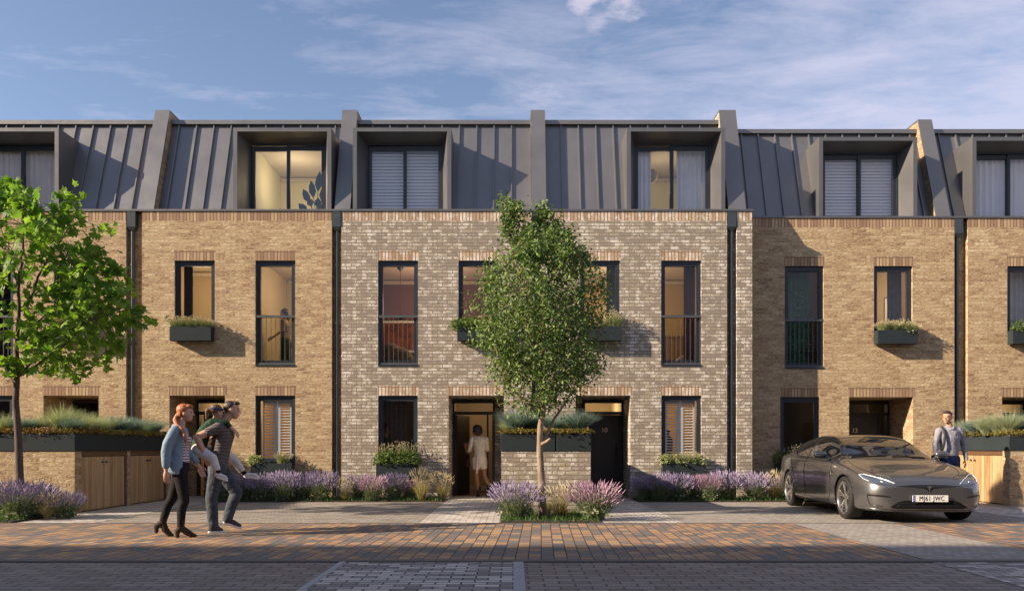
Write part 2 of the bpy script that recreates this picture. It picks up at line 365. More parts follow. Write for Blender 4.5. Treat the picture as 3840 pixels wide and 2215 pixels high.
sheet('path', [(-7.6, -6.4, KY, 19.2), (-1.43, -0.21, KY, 19.2), (1.34, 2.60, KY, 19.2), (8.3, 9.3, KY, 19.8)], 0.004, M['pave_light'])
kb = MB()
for a, b_ in ((-60, 4.2), (5.72, 60)): kb.box(a, b_, 12.08, 12.12, -0.02, 0.012)
kb.box(-60, 60, 8.03, 8.18, -0.02, 0.01); kb.box(4.2, 4.215, 8.18, 12.12, -0.02, 0.009); kb.box(4.2, 5.72, 12.08, 12.12, -0.02, 0.012)
o = kb.build('kerb', M['kerb']); o['kind'] = 'structure'
kb = MB(); kb.box(0.0, 0.1, 4.0, 8.03, -0.02, 0.008); kb.box(-1.74, -1.68, 4, 8.03, -0.02, 0.008)
o = kb.build('kerb_edging', M['kerbl']); o['kind'] = 'structure'
BEDS = [(-6.3, -1.5, BEDY0, 17.80), (2.66, 5.30, BEDY0, 17.80), (5.34, 7.4, BEDY0+0.05, 18.3),
        (-10.6, -7.64, 12.16, 13.84), (-0.19, 1.33, 12.16, 13.84)]
sb = MB()
for i, (x0, x1, y0, y1) in enumerate(BEDS): sb.box(x0, x1, y0, y1, -0.02, 0.03)
o = sb.build('planting_soil', M['soil']); o['kind'] = 'structure'
# ------------------------------------------------------------------ houses
ZP = 6.19      # underside of the soldier course under the roof
ZC = 6.405     # underside of the coping
LH = 0.225     # height of window lintels
WT, DT, WB = 5.307, 2.306, 2.99
def wall_mesh(b, x0, x1, z0, z1, D, th, holes, solid):
    hs = [h for h in holes] + [s for s in solid]
    xs = sorted({x0, x1} | {v for h in hs for v in (h[0], h[1]) if x0 < v < x1})
    zs = sorted({z0, z1} | {v for h in hs for v in (h[2], h[3]) if z0 < v < z1})
    for i in range(len(xs)-1):
        for j in range(len(zs)-1):
            cxm, czm = (xs[i]+xs[i+1])/2, (zs[j]+zs[j+1])/2
            inh = any(h[0] < cxm < h[1] and h[2] < czm < h[3] for h in holes)
            ins = any(h[0] < cxm < h[1] and h[2] < czm < h[3] for h in solid)
            a, c, e, g = xs[i], xs[i+1], zs[j], zs[j+1]
            if not inh and not ins: b.face([(a, D, e), (c, D, e), (c, D, g), (a, D, g)])
            if not inh: b.face([(c, D+th, e), (a, D+th, e), (a, D+th, g), (c, D+th, g)])
    for h in holes:
        d = h[4]
        b.face([(h[0], D, h[2]), (h[0], D+d, h[2]), (h[0], D+d, h[3]), (h[0], D, h[3])])
        b.face([(h[1], D, h[2]), (h[1], D, h[3]), (h[1], D+d, h[3]), (h[1], D+d, h[2])])
        b.face([(h[0], D, h[3]), (h[0], D+d, h[3]), (h[1], D+d, h[3]), (h[1], D, h[3])])
        if d < 1: b.face([(h[0], D, h[2]), (h[1], D, h[2]), (h[1], D+d, h[2]), (h[0], D+d, h[2])])
    b.face([(x0, D, z0), (x0, D, z1), (x0, D+th, z1), (x0, D+th, z0)])
    b.face([(x1, D, z0), (x1, D+th, z0), (x1, D+th, z1), (x1, D, z1)])
def frame_mesh(b, x0, x1, z0, z1, y0, y1, t, tt=None, tb=None):
    tt = tt or t; tb = tb or t
    b.box(x0, x1, y0, y1, z1-tt, z1); b.box(x0, x1, y0, y1, z0, z0+tb)
    b.box(x0, x0+t, y0, y1, z0+tb, z1-tt); b.box(x1-t, x1, y0, y1, z0+tb, z1-tt)
def window(house, D, x0, x1, z0, z1, rail=False, hand=0):
    b = MB(True); y = D+0.05
    frame_mesh(b, x0+.003, x1-.003, z0+.003, z1-.003, y, y+0.09, 0.055, 0.075, 0.06)
    b2x0, b2x1 = x0+.058, x1-.058
    s0 = 0.04
    frame_mesh(b, b2x0, b2x1, z0+.063, z1-.078, y+0.012, y+0.07, s0, s0, s0)
    w = b.build('window', M['frame'], house)
    p = MB(True); p.face([(b2x0+s0-.004, y+.045, z0+.1), (b2x1-s0+.004, y+.045, z0+.1), (b2x1-s0+.004, y+.045, z1-.115), (b2x0+s0-.004, y+.045, z1-.115)])
    p.build('pane', M['glass'], w)
    s = MB(True); s.box(x0-.0, x1+.0, D-0.014, D+0.10, z0-.035, z0+.002); s.build('sill', M['frame'], w)
    if rail:
        r = MB(True); yr = D+0.032
        r.box(x0-.0, x1+.0, yr-.025, yr+.02, 4.04, 4.093)
        r.box(x0+.0, x1-.0, yr-.01, yr+.012, z0+.004, z0+.045)
        n = 9
        for k in range(n):
            xx = x0+.03+(x1-x0-.06)*k/(n-1); r.box(xx-.006, xx+.006, yr-.006, yr+.006, z0+.045, 4.04)
        r.build('railing', M['rail'], w)
    return w
def roof_y(D, z): return D+0.28+0.325*(z-6.45)
def dormer(house, D, x0, x1, glow=None):
    zt, zb = 8.27, 6.46; fy = D+0.03; wz = 8.075; wy = D+0.5
    b = MB(True)
    for a, c in ((x0, x0+.09), (x1-.09, x1)):
        b.prism([(a, fy, zb), (a, roof_y(D, zb)+.05, zb), (a, roof_y(D, zt)+.05, zt), (a, fy, zt)], (c-a, 0, 0))
    b.prism([(x0+.09, fy, 8.19), (x0+.09, roof_y(D, zt)+.05, 8.19), (x0+.09, roof_y(D, zt)+.05, zt), (x0+.09, fy, zt)], (x1-x0-.18, 0, 0))
    o0, o1 = x0+.09, x1-.09; i0, i1 = o0+.14, o1-.14
    b.face([(o0, fy+.002, zb), (i0, wy, zb), (i0, wy, wz), (o0, fy+.002, 8.19)])
    b.face([(o1, fy+.002, zb), (o1, fy+.002, 8.19), (i1, wy, wz), (i1, wy, zb)])
    b.face([(o0, fy+.002, 8.19), (i0, wy, wz), (i1, wy, wz), (o1, fy+.002, 8.19)])
    # back closure round the window, and floor
    b.box(o0, o1, wy, wy+.04, wz, 8.19); b.box(o0, o1, fy, wy+.1, 6.40, zb-.004)
    d = b.build('dormer', M['zincd'], house)
    f = MB(True); frame_mesh(f, i0-.01, i1+.01, zb-.03, wz+.005, wy-.03, wy+.03, 0.035, 0.03, 0.05)
    fy2 = wy+.0; xm = (i0+i1)/2
    frame_mesh(f, i0+.027, xm+.035, zb+.02, wz-.03, fy2+.031, fy2+.08, 0.075, 0.11, 0.09)
    frame_mesh(f, xm-.035, i1-.027, zb+.05, wz-.03, fy2+.005, fy2+.03, 0.075, 0.11, 0.07)
    f.build('window_frame', M['frame'], d)
    for a, c, yy in ((i0+.1, xm-.04, fy2+.055), (xm+.04, i1-.1, fy2+.018)):
        p = MB(True); p.face([(a, yy, zb+.08), (c, yy, zb+.08), (c, yy, wz-.138), (a, yy, wz-.138)]); p.build('pane', M['glassd'], d)
    return (i0, i1, zb, wz, wy)
def roommat(name, wall, lin):
    m, nt, b = newmat(name); setp(b, wall, 0.9, spec=0.1)
    tc = nd(nt, 'ShaderNodeTexCoord'); n = nd(nt, 'ShaderNodeTexNoise', i_Scale=0.8, i_Detail=2.0); lk(nt, tc.outputs['Object'], n.inputs[0])
    lk(nt, mixc(nt, 1.0, wall, ramp(nt, n.outputs[0], [(0.3, .93), (0.7, 1.05)]), 'MULTIPLY'), b.inputs['Base Color'])
    return m
M['floorwood'] = plain('timber_floor', (0.20, 0.12, 0.07), 0.5, 0, 0.2, 4, stretch=(1, 6, 1))
M['ceil'] = plain('ceiling_paint', (0.62, 0.55, 0.45), 0.9, 0, 0.03, 2)
def room(house, x0, x1, y0, y1, z0, z1, wm, power=0.0, lx=None, lz=None, ly=None, col=(1.0, .72, .42)):
    b = MB(True)
    b.face([(x0, y1, z0), (x1, y1, z0), (x1, y1, z1), (x0, y1, z1)])
    b.face([(x0, y0, z0), (x0, y1, z0), (x0, y1, z1), (x0, y0, z1)])
    b.face([(x1, y0, z0), (x1, y0, z1), (x1, y1, z1), (x1, y1, z0)])
    b.cur = 1; b.face([(x0, y0, z1), (x0, y1, z1), (x1, y1, z1), (x1, y0, z1)])
    b.cur = 2; b.face([(x0, y0, z0), (x1, y0, z0), (x1, y1, z0), (x0, y1, z0)])
    b.cur = 1
    b.box(x0+.01, x1-.01, y1-.06, y1-.003, z1-.12, z1-.03)        # cornice
    b.box(x0+.01, x1-.01, y1-.03, y1-.003, z0+.003, z0+.14)       # skirting
    o = b.build('interior', [wm, M['ceil'], M['floorwood']], house)
    if power:
        L = bpy.data.lights.new('room_lamp', 'POINT'); L.energy = power; L.color = col; L.shadow_soft_size = 0.35
        lo = bpy.data.objects.new('room_lamp', L); COL.objects.link(lo)
        lo.location = (lx if lx is not None else (x0+x1)/2, ly or (y0+y1)/2, lz or z1-.45)
    return o
def house(label, D, x0, x1, rx, brick, sold, windows, door, dx, pier, bx=None, seams_off=0.0, has_pipe=True):
    """x0..x1 facade, rx = far edge of the recess to its right, windows: (x0,x1,z0,z1,rail)"""
    H = thing('terraced_house', label, 'house', (x0, D, 0), 0, 'terraced houses in the row')
    holes = [(w[0], w[1], w[2], w[3], 0.30) for w in windows]
    solid = [(w[0]-.01, w[1]+.02, w[3], w[3]+LH) for w in windows]
    if door: holes.append((door[0], door[1], -0.1, DT, 1.2)); solid.append((door[0]-.03, door[1]+.05, DT, DT+LH))
    b = MB(True); wall_mesh(b, x0, x1, -0.1, ZP, D, 0.30, holes, solid)
    if door:
        a, c, y = door[0], door[1], D+1.2     # entrance lobby: brick either side of the door frame
        f0, f1 = door[2], door[3]
        if f0 > a+.02: b.face([(a, y, -.1), (f0, y, -.1), (f0, y, DT), (a, y, DT)])
        if f1 < c-.02: b.face([(f1, y, -.1), (c, y, -.1), (c, y, DT), (f1, y, DT)])
        b.face([(f0, y, 2.27), (f1, y, 2.27), (f1, y, DT), (f0, y, DT)])
    b.build('wall', M[brick], H)
    if rx:
        b = MB(True); b.box(x1+.002, rx-.002, D+.15, D+.3, -0.1, ZC); b.build('recess_wall', M[brick], H)
        if has_pipe:
            xc = (x1+rx)/2 - (0.0 if rx-x1 < .25 else .06*(1 if x0 < 0 else 1)); b = MB(True); yp = D+.07
            b.tube([(xc, yp, 0.05), (xc, yp, 6.02)], 0.043, 12)
            for zz_ in (1.1, 2.55, 3.9, 5.2):
                b.tube([(xc, yp, zz_), (xc, yp, zz_+.035)], 0.05, 12); b.box(xc-.012, xc+.012, yp+.04, D+.16, zz_, zz_+.03)
            p = b.build('downpipe', M['pipe'], H, autos=True)
            b = MB(True); b.box(xc-.095, xc+.095, yp-.085, yp+.075, 6.06, 6.39); b.prism([(xc-.05, yp-.05, 5.98), (xc+.05, yp-.05, 5.98), (xc+.095, yp-.085, 6.06), (xc-.095, yp-.085, 6.06)], (0, .12, 0))
            b.build('hopper', M['pipe'], p)
    b = MB(True); b.r = True
    b.box(x0+.001, x1-.001, D+.001, D+.3, ZP, ZC)
    b.build('soldier_course', M[sold], H)
    for s in solid:
        b = MB(True); b.r = True; b.face([(s[0], D, s[2]), (s[1], D, s[2]), (s[1], D, s[3]), (s[0], D, s[3])]); b.face([(s[0], D, s[2]), (s[0], D+.1, s[2]), (s[1], D+.1, s[2]), (s[1], D, s[2])])
        b.build('lintel', M[sold], H)
    for w in windows: window(H, D, w[0], w[1], w[2], w[3], w[4])
    xr = rx or x1
    b = MB(True); b.box(x0, xr-.002, D-.022, D+.55, ZC, 6.447)
    b.build('coping', M['zincd'], H)
    # roof: steep standing-seam front, flat top
    pl, pr = bx or (x0, xr)
    y0, y1, zt = roof_y(D, 6.45), roof_y(D, 8.72), 8.72
    b = MB(True)
    for a, c, zl in ((pl, dx[0]+.03, 6.45), (dx[1]-.03, pr, 6.45), (dx[0]+.03, dx[1]-.03, 8.21)):
        if c-a < .01: continue
        yl = roof_y(D, zl)
        b.prism([(a, yl, zl), (a, y1, zt), (a, y1+6, zt), (a, y1+6, zl)], (c-a, 0, 0))
    xx = pl+.2+seams_off
    n = Vector((0, -1, .325)).normalized()*.045
    while xx < pr-.05:
        if not (dx[0]-.02 < xx < dx[1]+.02):
            b.prism([(xx-.014, y0, 6.45), (xx-.014, y0+n.y, 6.45+n.z), (xx-.014, y1+n.y, zt+n.z), (xx-.014, y1, zt)], (.028, 0, 0))
        else:
            ya = roof_y(D, 8.3); b.prism([(xx-.014, ya, 8.3), (xx-.014, ya+n.y, 8.3+n.z), (xx-.014, y1+n.y, zt+n.z), (xx-.014, y1, zt)], (.028, 0, 0))
        xx += 0.407
    r = b.build('roof', M['zinc'], H)
    b = MB(True); b.box(pl, pr, y1-.075, y1+.35, zt+.004, zt+.10); b.build('fascia', M['zinc'], r)
    # party wall with its metal-faced upstand
    if pier:
        a, c = pier; ztp = 9.02; yt = D+.03+.325*(ztp-6.45)
        b = MB(True); b.prism([(a+.012, D+.06, 6.45), (a+.012, yt+.03, ztp-.03), (a+.012, D+7, ztp-.03), (a+.012, D+7, 6.45)], (c-a-.024, 0, 0))
        pw = b.build('party_wall', M[brick], H)
        b = MB(True)
        b.prism([(a, D+.03, 6.45), (a, yt, ztp), (a, yt+.035, ztp-.001), (a, D+.065, 6.45)], (c-a, 0, 0))
        b.prism([(a, yt+.0351, ztp-.03), (a, yt+.0351, ztp), (a, D+7, ztp), (a, D+7, ztp-.03)], (c-a, 0, 0))
        b.build('upstand_cladding', M['zinc'], pw)
    dm = dormer(H, D, dx[0], dx[1])
    b = MB(True); b.box(x0, xr-.003, D+8, D+8.2, 0, 8.7); b.build('rear_wall', M[brick], H)
    return H, dm
def doorset(H, D, f0, f1, number=None, side=0.0, sidepos='L', num_x=None, opened=False):
    """frame f0..f1 at the back of the lobby, black leaf, transom light, narrow side light"""
    y = D+1.2; b = MB(True); top = 2.27
    b.box(f0, f1, y-.06, y+.04, top-.07, top); b.box(f0, f1, y-.06, y+.04, 1.93, 2.0)
    b.box(f0, f0+.06, y-.06, y+.04, 0.0, 1.93); b.box(f1-.06, f1, y-.06, y+.04, 0.0, 1.93)
    b.box(f0, f0+.045, y-.06, y+.04, 2.0, top-.07); b.box(f1-.045, f1, y-.06, y+.04, 2.0, top-.07)
    l0, l1 = f0+.062, f1-.062
    if side:
        if sidepos == 'L': b.box(f0+.06+side, f0+.10+side, y-.055, y+.04, 0, 1.93); l0 = f0+.102+side
        else: b.box(f1-.10-side, f1-.06-side, y-.055, y+.04, 0, 1.93); l1 = f1-.102-side
    fr = b.build('door_frame', M['black'], H)
    p = MB(True); p.face([(f0+.045, y, 2.0), (f1-.045, y, 2.0), (f1-.045, y, top-.07), (f0+.045, y, top-.07)]); p.build('transom_pane', M['glass'], fr)
    if side:
        a, c = (f0+.06, f0+.06+side) if sidepos == 'L' else (f1-.06-side, f1-.06)
        p = MB(True); p.face([(a, y, .0), (c, y, .0), (c, y, 1.93), (a, y, 1.93)]); p.build('side_pane', M['glass'], fr)
    b = MB(True)
    if opened: b.prism([(l0, y+.0, .01), (l0+.04, y-.0, .01), (l0+.30, y+.72, .01), (l0+.26, y+.73, .01)], (0, 0, 1.91))
    else:
        b.box(l0, l1, y-.03, y+.02, .01, 1.925)
        for k in range(3): b.box(l0+.10, l0+.105, y-.034, y-.0301, .1, 1.8) if k == 0 else None
    dr = b.build('door', M['black'], H)
    if not opened:
        hb = MB(True); hx = l1-.10 if sidepos == 'L' else l0+.08
        hb.tube([(hx, y-.07, .75), (hx, y-.07, 1.25)], .012, 8); hb.box(hx-.01, hx+.01, y-.07, y-.03, .80, .82); hb.box(hx-.01, hx+.01, y-.07, y-.03, 1.18, 1.20)
        hb.build('handle', M['steel'] if False else M['black'], dr)
    if number:
        t = text_mesh('number', number, 0.15, 0.006, M['brass'])
        t.parent = dr; t.rotation_euler = (R(90), 0, 0); t.location = Vector((num_x, y-.036, 1.56))
    return dr
def text_mesh(name, s, size, ext, mat, scx=1.0, align='CENTER', bold=0.0):
    cu = bpy.data.curves.new('t', 'FONT'); cu.body = s; cu.size = size; cu.extrude = ext; cu.align_x = align; cu.align_y = 'CENTER'; cu.offset = bold; cu.space_character = 1.12 if len(s) > 4 else 1.0
    to = bpy.data.objects.new('t', cu); COL.objects.link(to)
    dg = bpy.context.evaluated_depsgraph_get(); me = bpy.data.meshes.new_from_object(to.evaluated_get(dg)); me.name = name
    bpy.data.objects.remove(to); me.materials.clear(); me.materials.append(mat)
    for v in me.vertices: v.co.x *= scx
    return put(name, me)
DA, DB = 17.81, 18.35
S = False; T = True
SB = 3.80
w_ff = lambda a, c, rail: (a, c, WB if rail else SB, WT, rail)
w_gf = lambda a, c: (a, c, 0.80, DT, False)
H1, dm1 = house('tan brick terraced house at the left edge, mostly behind the maple tree', DA, -12.7, -8.622, -8.268, 'buff', 'buff_sold',
    [w_ff(-12.03, -11.13, T), w_ff(-10.23, -9.34, S), w_gf(-12.04, -11.15)], (-10.46, -9.23, -10.44, -9.5), (-12.33, -10.14), (-8.36, -8.02), bx=(-12.5, -8.36))
H2, dm2 = house('tan brick terraced house right behind the walking family, its dormer window lit yellow', DA, -8.268, -4.041, -3.833, 'buff', 'buff_sold',
    [w_ff(-7.541, -6.647, S), w_ff(-5.742, -4.857, T), w_gf(-5.742, -4.857)], (-7.657, -6.42, -7.50, -6.44), (-6.25, -4.06), (-3.99, -3.64), bx=(-8.02, -3.99), seams_off=-.02)
H3, dm3 = house('grey white-flecked brick terraced house with its front door standing open', DA, -3.833, 0.404, 0.612, 'grey', 'grey_sold',
    [w_ff(-3.012, -2.122, T), w_ff(-1.223, -.341, S), w_gf(-3.01, -2.13)], (-1.443, -.21, -1.44, -.44), (-3.58, -1.384), (.406, .738), bx=(-3.64, .406), seams_off=.14)
H4, dm4 = house('grey white-flecked brick terraced house with closed black door number 10', DA, 0.612, 4.757, 4.976, 'grey', 'grey_sold',
    [w_ff(1.49, 2.375, S), w_ff(3.29, 4.185, T), w_gf(3.295, 4.187)], (1.384, 2.607, 1.655, 2.60), (2.53, 4.726), (4.80, 5.19), bx=(.738, 4.80), seams_off=.18)
b = MB(True); wall_mesh(b, 4.976, 5.318, -0.1, ZP, DA, .9, [], []); b.build('end_pier', M['grey'], H4)
b = MB(True); b.r = True; b.box(4.977, 5.317, DA+.001, DA+.9, ZP, ZC); b.build('soldier_course', M['grey_sold'], H4)
b = MB(True); b.box(4.976, 5.34, DA-.022, DA+.9, ZC, 6.447); b.build('coping', M['zincd'], H4)
b = MB(True); b.prism([(4.98, DA+.9, .0), (4.98, DA+.9, 6.4), (4.98, DA+7, 6.4), (4.98, DA+7, 0)], (.33, 0, 0)); b.build('flank_wall', M['grey'], H4)
H5, dm5 = house('tan brick terraced house with door number 12 behind the parked car', DB, 5.33, 10.116, 10.426, 'buff', 'buff_sold',
    [w_ff(6.225, 7.12, T), w_ff(8.272, 9.156, S), w_gf(6.12, 7.015)], (7.70, 9.168, 8.02, 9.166), (7.025, 9.28), (9.72, 10.05), bx=(5.2, 9.72), seams_off=.1)
H6, dm6 = house('tan brick terraced house cut off by the right edge of the picture', DB, 10.426, 14.8, None, 'buff', 'buff_sold',
    [w_ff(11.33, 12.2, S), w_gf(13.1, 13.95)], (11.21, 12.5, 11.3, 12.45), (10.55, 12.8), (14.3, 14.65), bx=(10.05, 14.3), seams_off=.02)
doorset(H1, DA, -10.44, -9.5)
doorset(H2, DA, -7.50, -6.44, side=.11)
doorset(H3, DA, -1.44, -.44, side=.09, sidepos='R', opened=True)
doorset(H4, DA, 1.655, 2.60, '10', side=.07, num_x=2.16)
doorset(H5, DB, 8.02, 9.16, '12', side=.16, sidepos='R', num_x=8.33)
doorset(H6, DB, 11.3, 12.45)
# rooms behind the glass
M['r_cream'] = roommat('cream_wall', (0.66, 0.56, 0.40), 0); M['r_tan'] = roommat('tan_wall', (0.52, 0.42, 0.30), 0)
M['r_brown'] = roommat('brown_wall', (0.20, 0.10, 0.065), 0); M['r_ochre'] = roommat('ochre_wall', (0.52, 0.38, 0.18), 0)
M['r_yellow'] = roommat('pale_yellow_wall', (0.70, 0.66, 0.44), 0); M['r_dark'] = roommat('dark_wall', (0.10, 0.07, 0.05), 0)
y0, y1 = DA+.31, DA+3.6
room(H1, -12.5, -8.7, y0, y1, 2.85, 5.62, M['r_dark'])
room(H2, -8.2, -6.1, y0, y1-1.0, 2.85, 5.62, M['r_tan'], 17, lx=-7.5, lz=4.9)
room(H2, -6.06, -4.1, y0, y1, 2.85, 5.62, M['r_cream'], 19, lx=-4.6, lz=4.9, ly=19.6)
room(H3, -3.75, .34, y0, y1, 2.85, 5.62, M['r_brown'], 30, lx=-2.0, lz=4.6, col=(1, .62, .38))
room(H4, .66, 4.7, y0, y1, 2.85, 5.62, M['r_ochre'], 30, lx=2.6, lz=4.7)
room(H5, 5.4, 7.3, y0+.54, y1+.5, 2.85, 5.62, M['r_dark'], 5)
room(H5, 7.34, 9.35, y0+.54, y1, 2.85, 5.62, M['r_tan'], 15, lx=8.4, lz=4.8)
room(H6, 10.5, 13.8, y0+.54, y1, 2.85, 5.62, M['r_tan'], 10)
room(H1, -12.5, -10.6, y0, y1, 0.02, 2.6, M['r_dark'])
room(H2, -6.3, -4.1, y0, y1, 0.02, 2.6, M['r_ochre'], 22, col=(1, .66, .36))
room(H3, -3.75, -1.55, y0, y1, 0.02, 2.6, M['r_dark'], 3)
room(H4, 2.7, 4.7, y0, y1, 0.02, 2.6, M['r_ochre'], 22, col=(1, .66, .36))
room(H5, 5.4, 7.5, y0+.54, y1+.5, 0.02, 2.6, M['r_dark'], 2)
ya = DA+1.245
room(H1, -10.5, -9.2, ya, ya+3, 0.006, 2.6, M['r_dark'])
room(H2, -7.6, -6.38, ya, ya+3, 0.006, 2.6, M['r_cream'], 8, lz=2.2)
room(H3, -1.5, -.2, ya, ya+2.2, 0.006, 2.6, M['r_tan'], 5, lx=-.6, lz=2.35)
room(H4, 1.5, 2.65, ya, ya+3, 0.006, 2.6, M['r_cream'], 14, lz=2.2)
room(H5, 7.6, 9.1, ya+.54, ya+3, 0.006, 2.6, M['r_dark'], 2)
room(H6, 11.2, 12.6, ya+.54, ya+3, 0.006, 2.6, M['r_cream'], 7, lz=2.2)
for Hh, dm, wm, pw in ((H1, dm1, 'r_dark', 0), (H2, dm2, 'r_yellow', 55), (H3, dm3, 'r_dark', 0), (H4, dm4, 'r_yellow', 26), (H5, dm5, 'r_dark', 0), (H6, dm6, 'r_dark', 0)):
    room(Hh, dm[0]+.01, dm[1]-.01, dm[4]+.09, dm[4]+2.4, 6.48, 8.12, M[wm], pw*.24, lx=(dm[0]+dm[1])/2-.1, lz=7.5, ly=dm[4]+1.0, col=(1, .8, .5))
# unseen long block behind the camera, added and sized to shade the near lane
ab = thing('shade_block', 'tall pale apartment block across the street, far to the left', 'building', (-48, -1.0, 0))
b = MB(True); b.box(-80, -16, -14, -1.0, 0, 15.6); b.build('wall', plain('render_wall', (0.32, 0.28, 0.24), 0.9, 0, .05, 1), ab)
b = MB(True); b.box(-80.2, -15.8, -14.2, -0.9, 15.6, 15.75); b.build('roof', M['zincd'], ab)
b = MB(True)
for k in range(19):
    for f in range(5): b.box(-78+k*3.2, -76.6+k*3.2, -1.0, -.96, 1.0+f*2.85, 2.5+f*2.85)
b.build('window_band', M['frame'], ab)
ab = thing('reflection_block', 'low pale terrace across the street, facing the brick houses', 'building', (15, -4, 0))  # unseen low row, added so the upper windows reflect something dark
b = MB(True); b.box(-15.7, 50, -12, -4, 0, 6.0); b.build('wall', plain('render_wall', (0.38, 0.32, 0.26), 0.9, 0, .05, 1), ab)
b = MB(True); b.prism([(-15.7, -12.3, 6), (-15.7, -3.7, 6), (-15.7, -8, 8.3)], (65.7, 0, 0)); b.build('roof', M['zincd'], ab)
b = MB(True)
for k in range(20):
    for f in range(2): b.box(-14+k*3.2, -12.6+k*3.2, -4.0, -3.96, 1.0+f*2.7, 2.4+f*2.7)
b.build('window_band', M['frame'], ab)
# ------------------------------------------------------------------ plants
rnd = random.Random(11)
def blades(b, n, h, spread, w, base_r=0.06, droop=0.35, segs=3, hv=0.3, rnd=rnd, off=(0, 0), up=0.0):
    tips = []
    for i in range(n):
        a = rnd.uniform(0, 2*math.pi); r0 = base_r*math.sqrt(rnd.random())
        hh = h*(1-hv*rnd.random()); sp = spread*(rnd.random()**0.6)
        x0, y0 = off[0]+r0*math.cos(a), off[1]+r0*math.sin(a)
        a2 = a+rnd.uniform(-.5, .5); dx, dy = math.cos(a2), math.sin(a2)
        wa = rnd.uniform(0, math.pi); wx, wy = math.cos(wa)*w, math.sin(wa)*w
        pts = []
        for k in range(segs+1):
            t = k/segs; rr = sp*(t**1.6); zz_ = hh*(t-droop*t*t*sp/max(spread, .01)*.6)
            pts.append(Vector((x0+dx*rr, y0+dy*rr, up+zz_)))
        vs = []
        for k, p in enumerate(pts):
            ww = 1-(k/segs)**1.5*.85
            vs += [(p.x-wx*ww, p.y-wy*ww, p.z), (p.x+wx*ww, p.y+wy*ww, p.z)]
        b.faces(vs, [(2*k, 2*k+1, 2*k+3, 2*k+2) for k in range(segs)])
        tips.append((pts[-1], (pts[-1]-pts[-2]).normalized()))
    return tips
def spikes(b, tips, L, w, rnd=rnd, frac=1.0):
    for p, d in tips:
        if rnd.random() > frac: continue
        d = (d+Vector((rnd.uniform(-.12, .12), rnd.uniform(-.12, .12), .1))).normalized()
        l = L*rnd.uniform(.6, 1.2); s = d.orthogonal().normalized()*w; t = d.cross(s)
        m = p - d*l*.25; ps = [m]
        a = m+d*l*.35; e = m+d*l
        ring = [a+s, a+t, a-s, a-t]
        b.faces([m]+ring+[e], [(0, 2, 1), (0, 3, 2), (0, 4, 3), (0, 1, 4), (5, 1, 2), (5, 2, 3), (5, 3, 4), (5, 4, 1)])
def leaflets(b, n, h, r, s, rnd=rnd, zmin=0.0):
    for i in range(n):
        a = rnd.uniform(0, 2*math.pi); q = math.sqrt(rnd.random()); z = zmin+(h-zmin)*rnd.random()
        rr = r*q*(0.6+0.6*math.sin(math.pi*min(1, z/h*.9+.1)))
        p = Vector((rr*math.cos(a), rr*math.sin(a), z))
        d = Vector((rnd.gauss(0, 1), rnd.gauss(0, 1), rnd.gauss(.4, .7))).normalized(); e = d.orthogonal().normalized()
        l = s*rnd.uniform(.6, 1.3)
        b.faces([p, p+d*l*.5+e*l*.28, p+d*l, p+d*l*.5-e*l*.28], [(0, 1, 2, 3)])
PM = {}
def proto_lav(kind, seed):
    r = random.Random(seed); f = MB(); g = MB()
    tips = blades(g, 360, 0.50, 0.27, 0.003, 0.13, 0.2, 3, .5, r)
    leaflets(g, 300, 0.27, 0.21, 0.06, r); blades(g, 200, .36, .26, .004, .12, .2, 2, .4, r)
    spikes(f, tips, 0.10, 0.0085, r, .92)
    extra = [(p-d*rr, d) for (p, d) in tips for rr in (0.07,) if r.random() < .5]
    spikes(f, extra, 0.05, 0.007, r)
    return g.mesh('lavender_foliage', M['lav_leaf']), f.mesh('lavender_flowers', M['lav_purple' if kind == 'p' else 'lav_pink'])
def proto_straw(seed, h=0.62, n=300, heads=True):
    r = random.Random(seed); g = MB(); f = MB()
    blades(g, n, h*.75, 0.26, 0.0035, 0.07, 0.5, 4, .5, r)
    tips = blades(g, n//3, h, 0.26, 0.0022, 0.05, 0.35, 4, .35, r)
    spikes(f, tips, 0.10, 0.010, r)
    return g.mesh('grass_blades', M['straw']), f.mesh('grass_heads', M['straw_head'])
def proto_tuft(seed, matn, h=.32, sp=.30, n=420, w=.003, dr=.55):
    r = random.Random(seed); g = MB(); blades(g, n, h, sp, w, .05, dr, 3, .35, r)
    return g.mesh('grass_blades', M[matn])
def proto_sedum(seed, matn):
    r = random.Random(seed); g = MB(); leaflets(g, 420, .10, .20, .035, r); blades(g, 90, .12, .12, .004, .12, .2, 2, .5, r)
    return g.mesh('sedum_leaves', M[matn])
for k in range(3):
    PM['lav', k] = proto_lav('p', 20+k); PM['pink', k] = proto_lav('k', 40+k)
    PM['straw', k] = proto_straw(60+k); PM['fescue', k] = (proto_tuft(70+k, 'fescue', .29, .25, 1000, .0024, .35),)
    PM['feather', k] = (proto_tuft(80+k, 'feather', .42, .32, 900, .002, .7),)
    PM['sedum', k] = (proto_sedum(90+k, 'sedum'),); PM['rust', k] = (proto_sedum(95+k, 'sedum_rust'),)
PNAME = {'lav': ('lavender', 'lavender'), 'pink': ('pink_lavender', 'lavender'), 'straw': ('ornamental_grass', 'grass plant'), 'fescue': ('blue_fescue', 'grass plant'),
         'feather': ('feather_grass', 'grass plant'), 'sedum': ('sedum', 'sedum'), 'rust': ('sedum', 'sedum')}
def plant(kind, x, y, z, s, label, group, sz=None, seed=0):
    k = seed % 3; ms = PM[kind, k]; nm, cat = PNAME[kind]; rz = rnd.uniform(0, 6.28)
    if len(ms) == 1:
        o = put(nm, ms[0]); o.location = (x, y, z); o.rotation_euler = (0, 0, rz); tag(o, label, cat, group)
    else:
        o = thing(nm, label, cat, (x, y, z), rz, group)
        for m in ms: put(m.name.split('.')[0], m, o)
    o.scale = (s, s, sz or s); return o
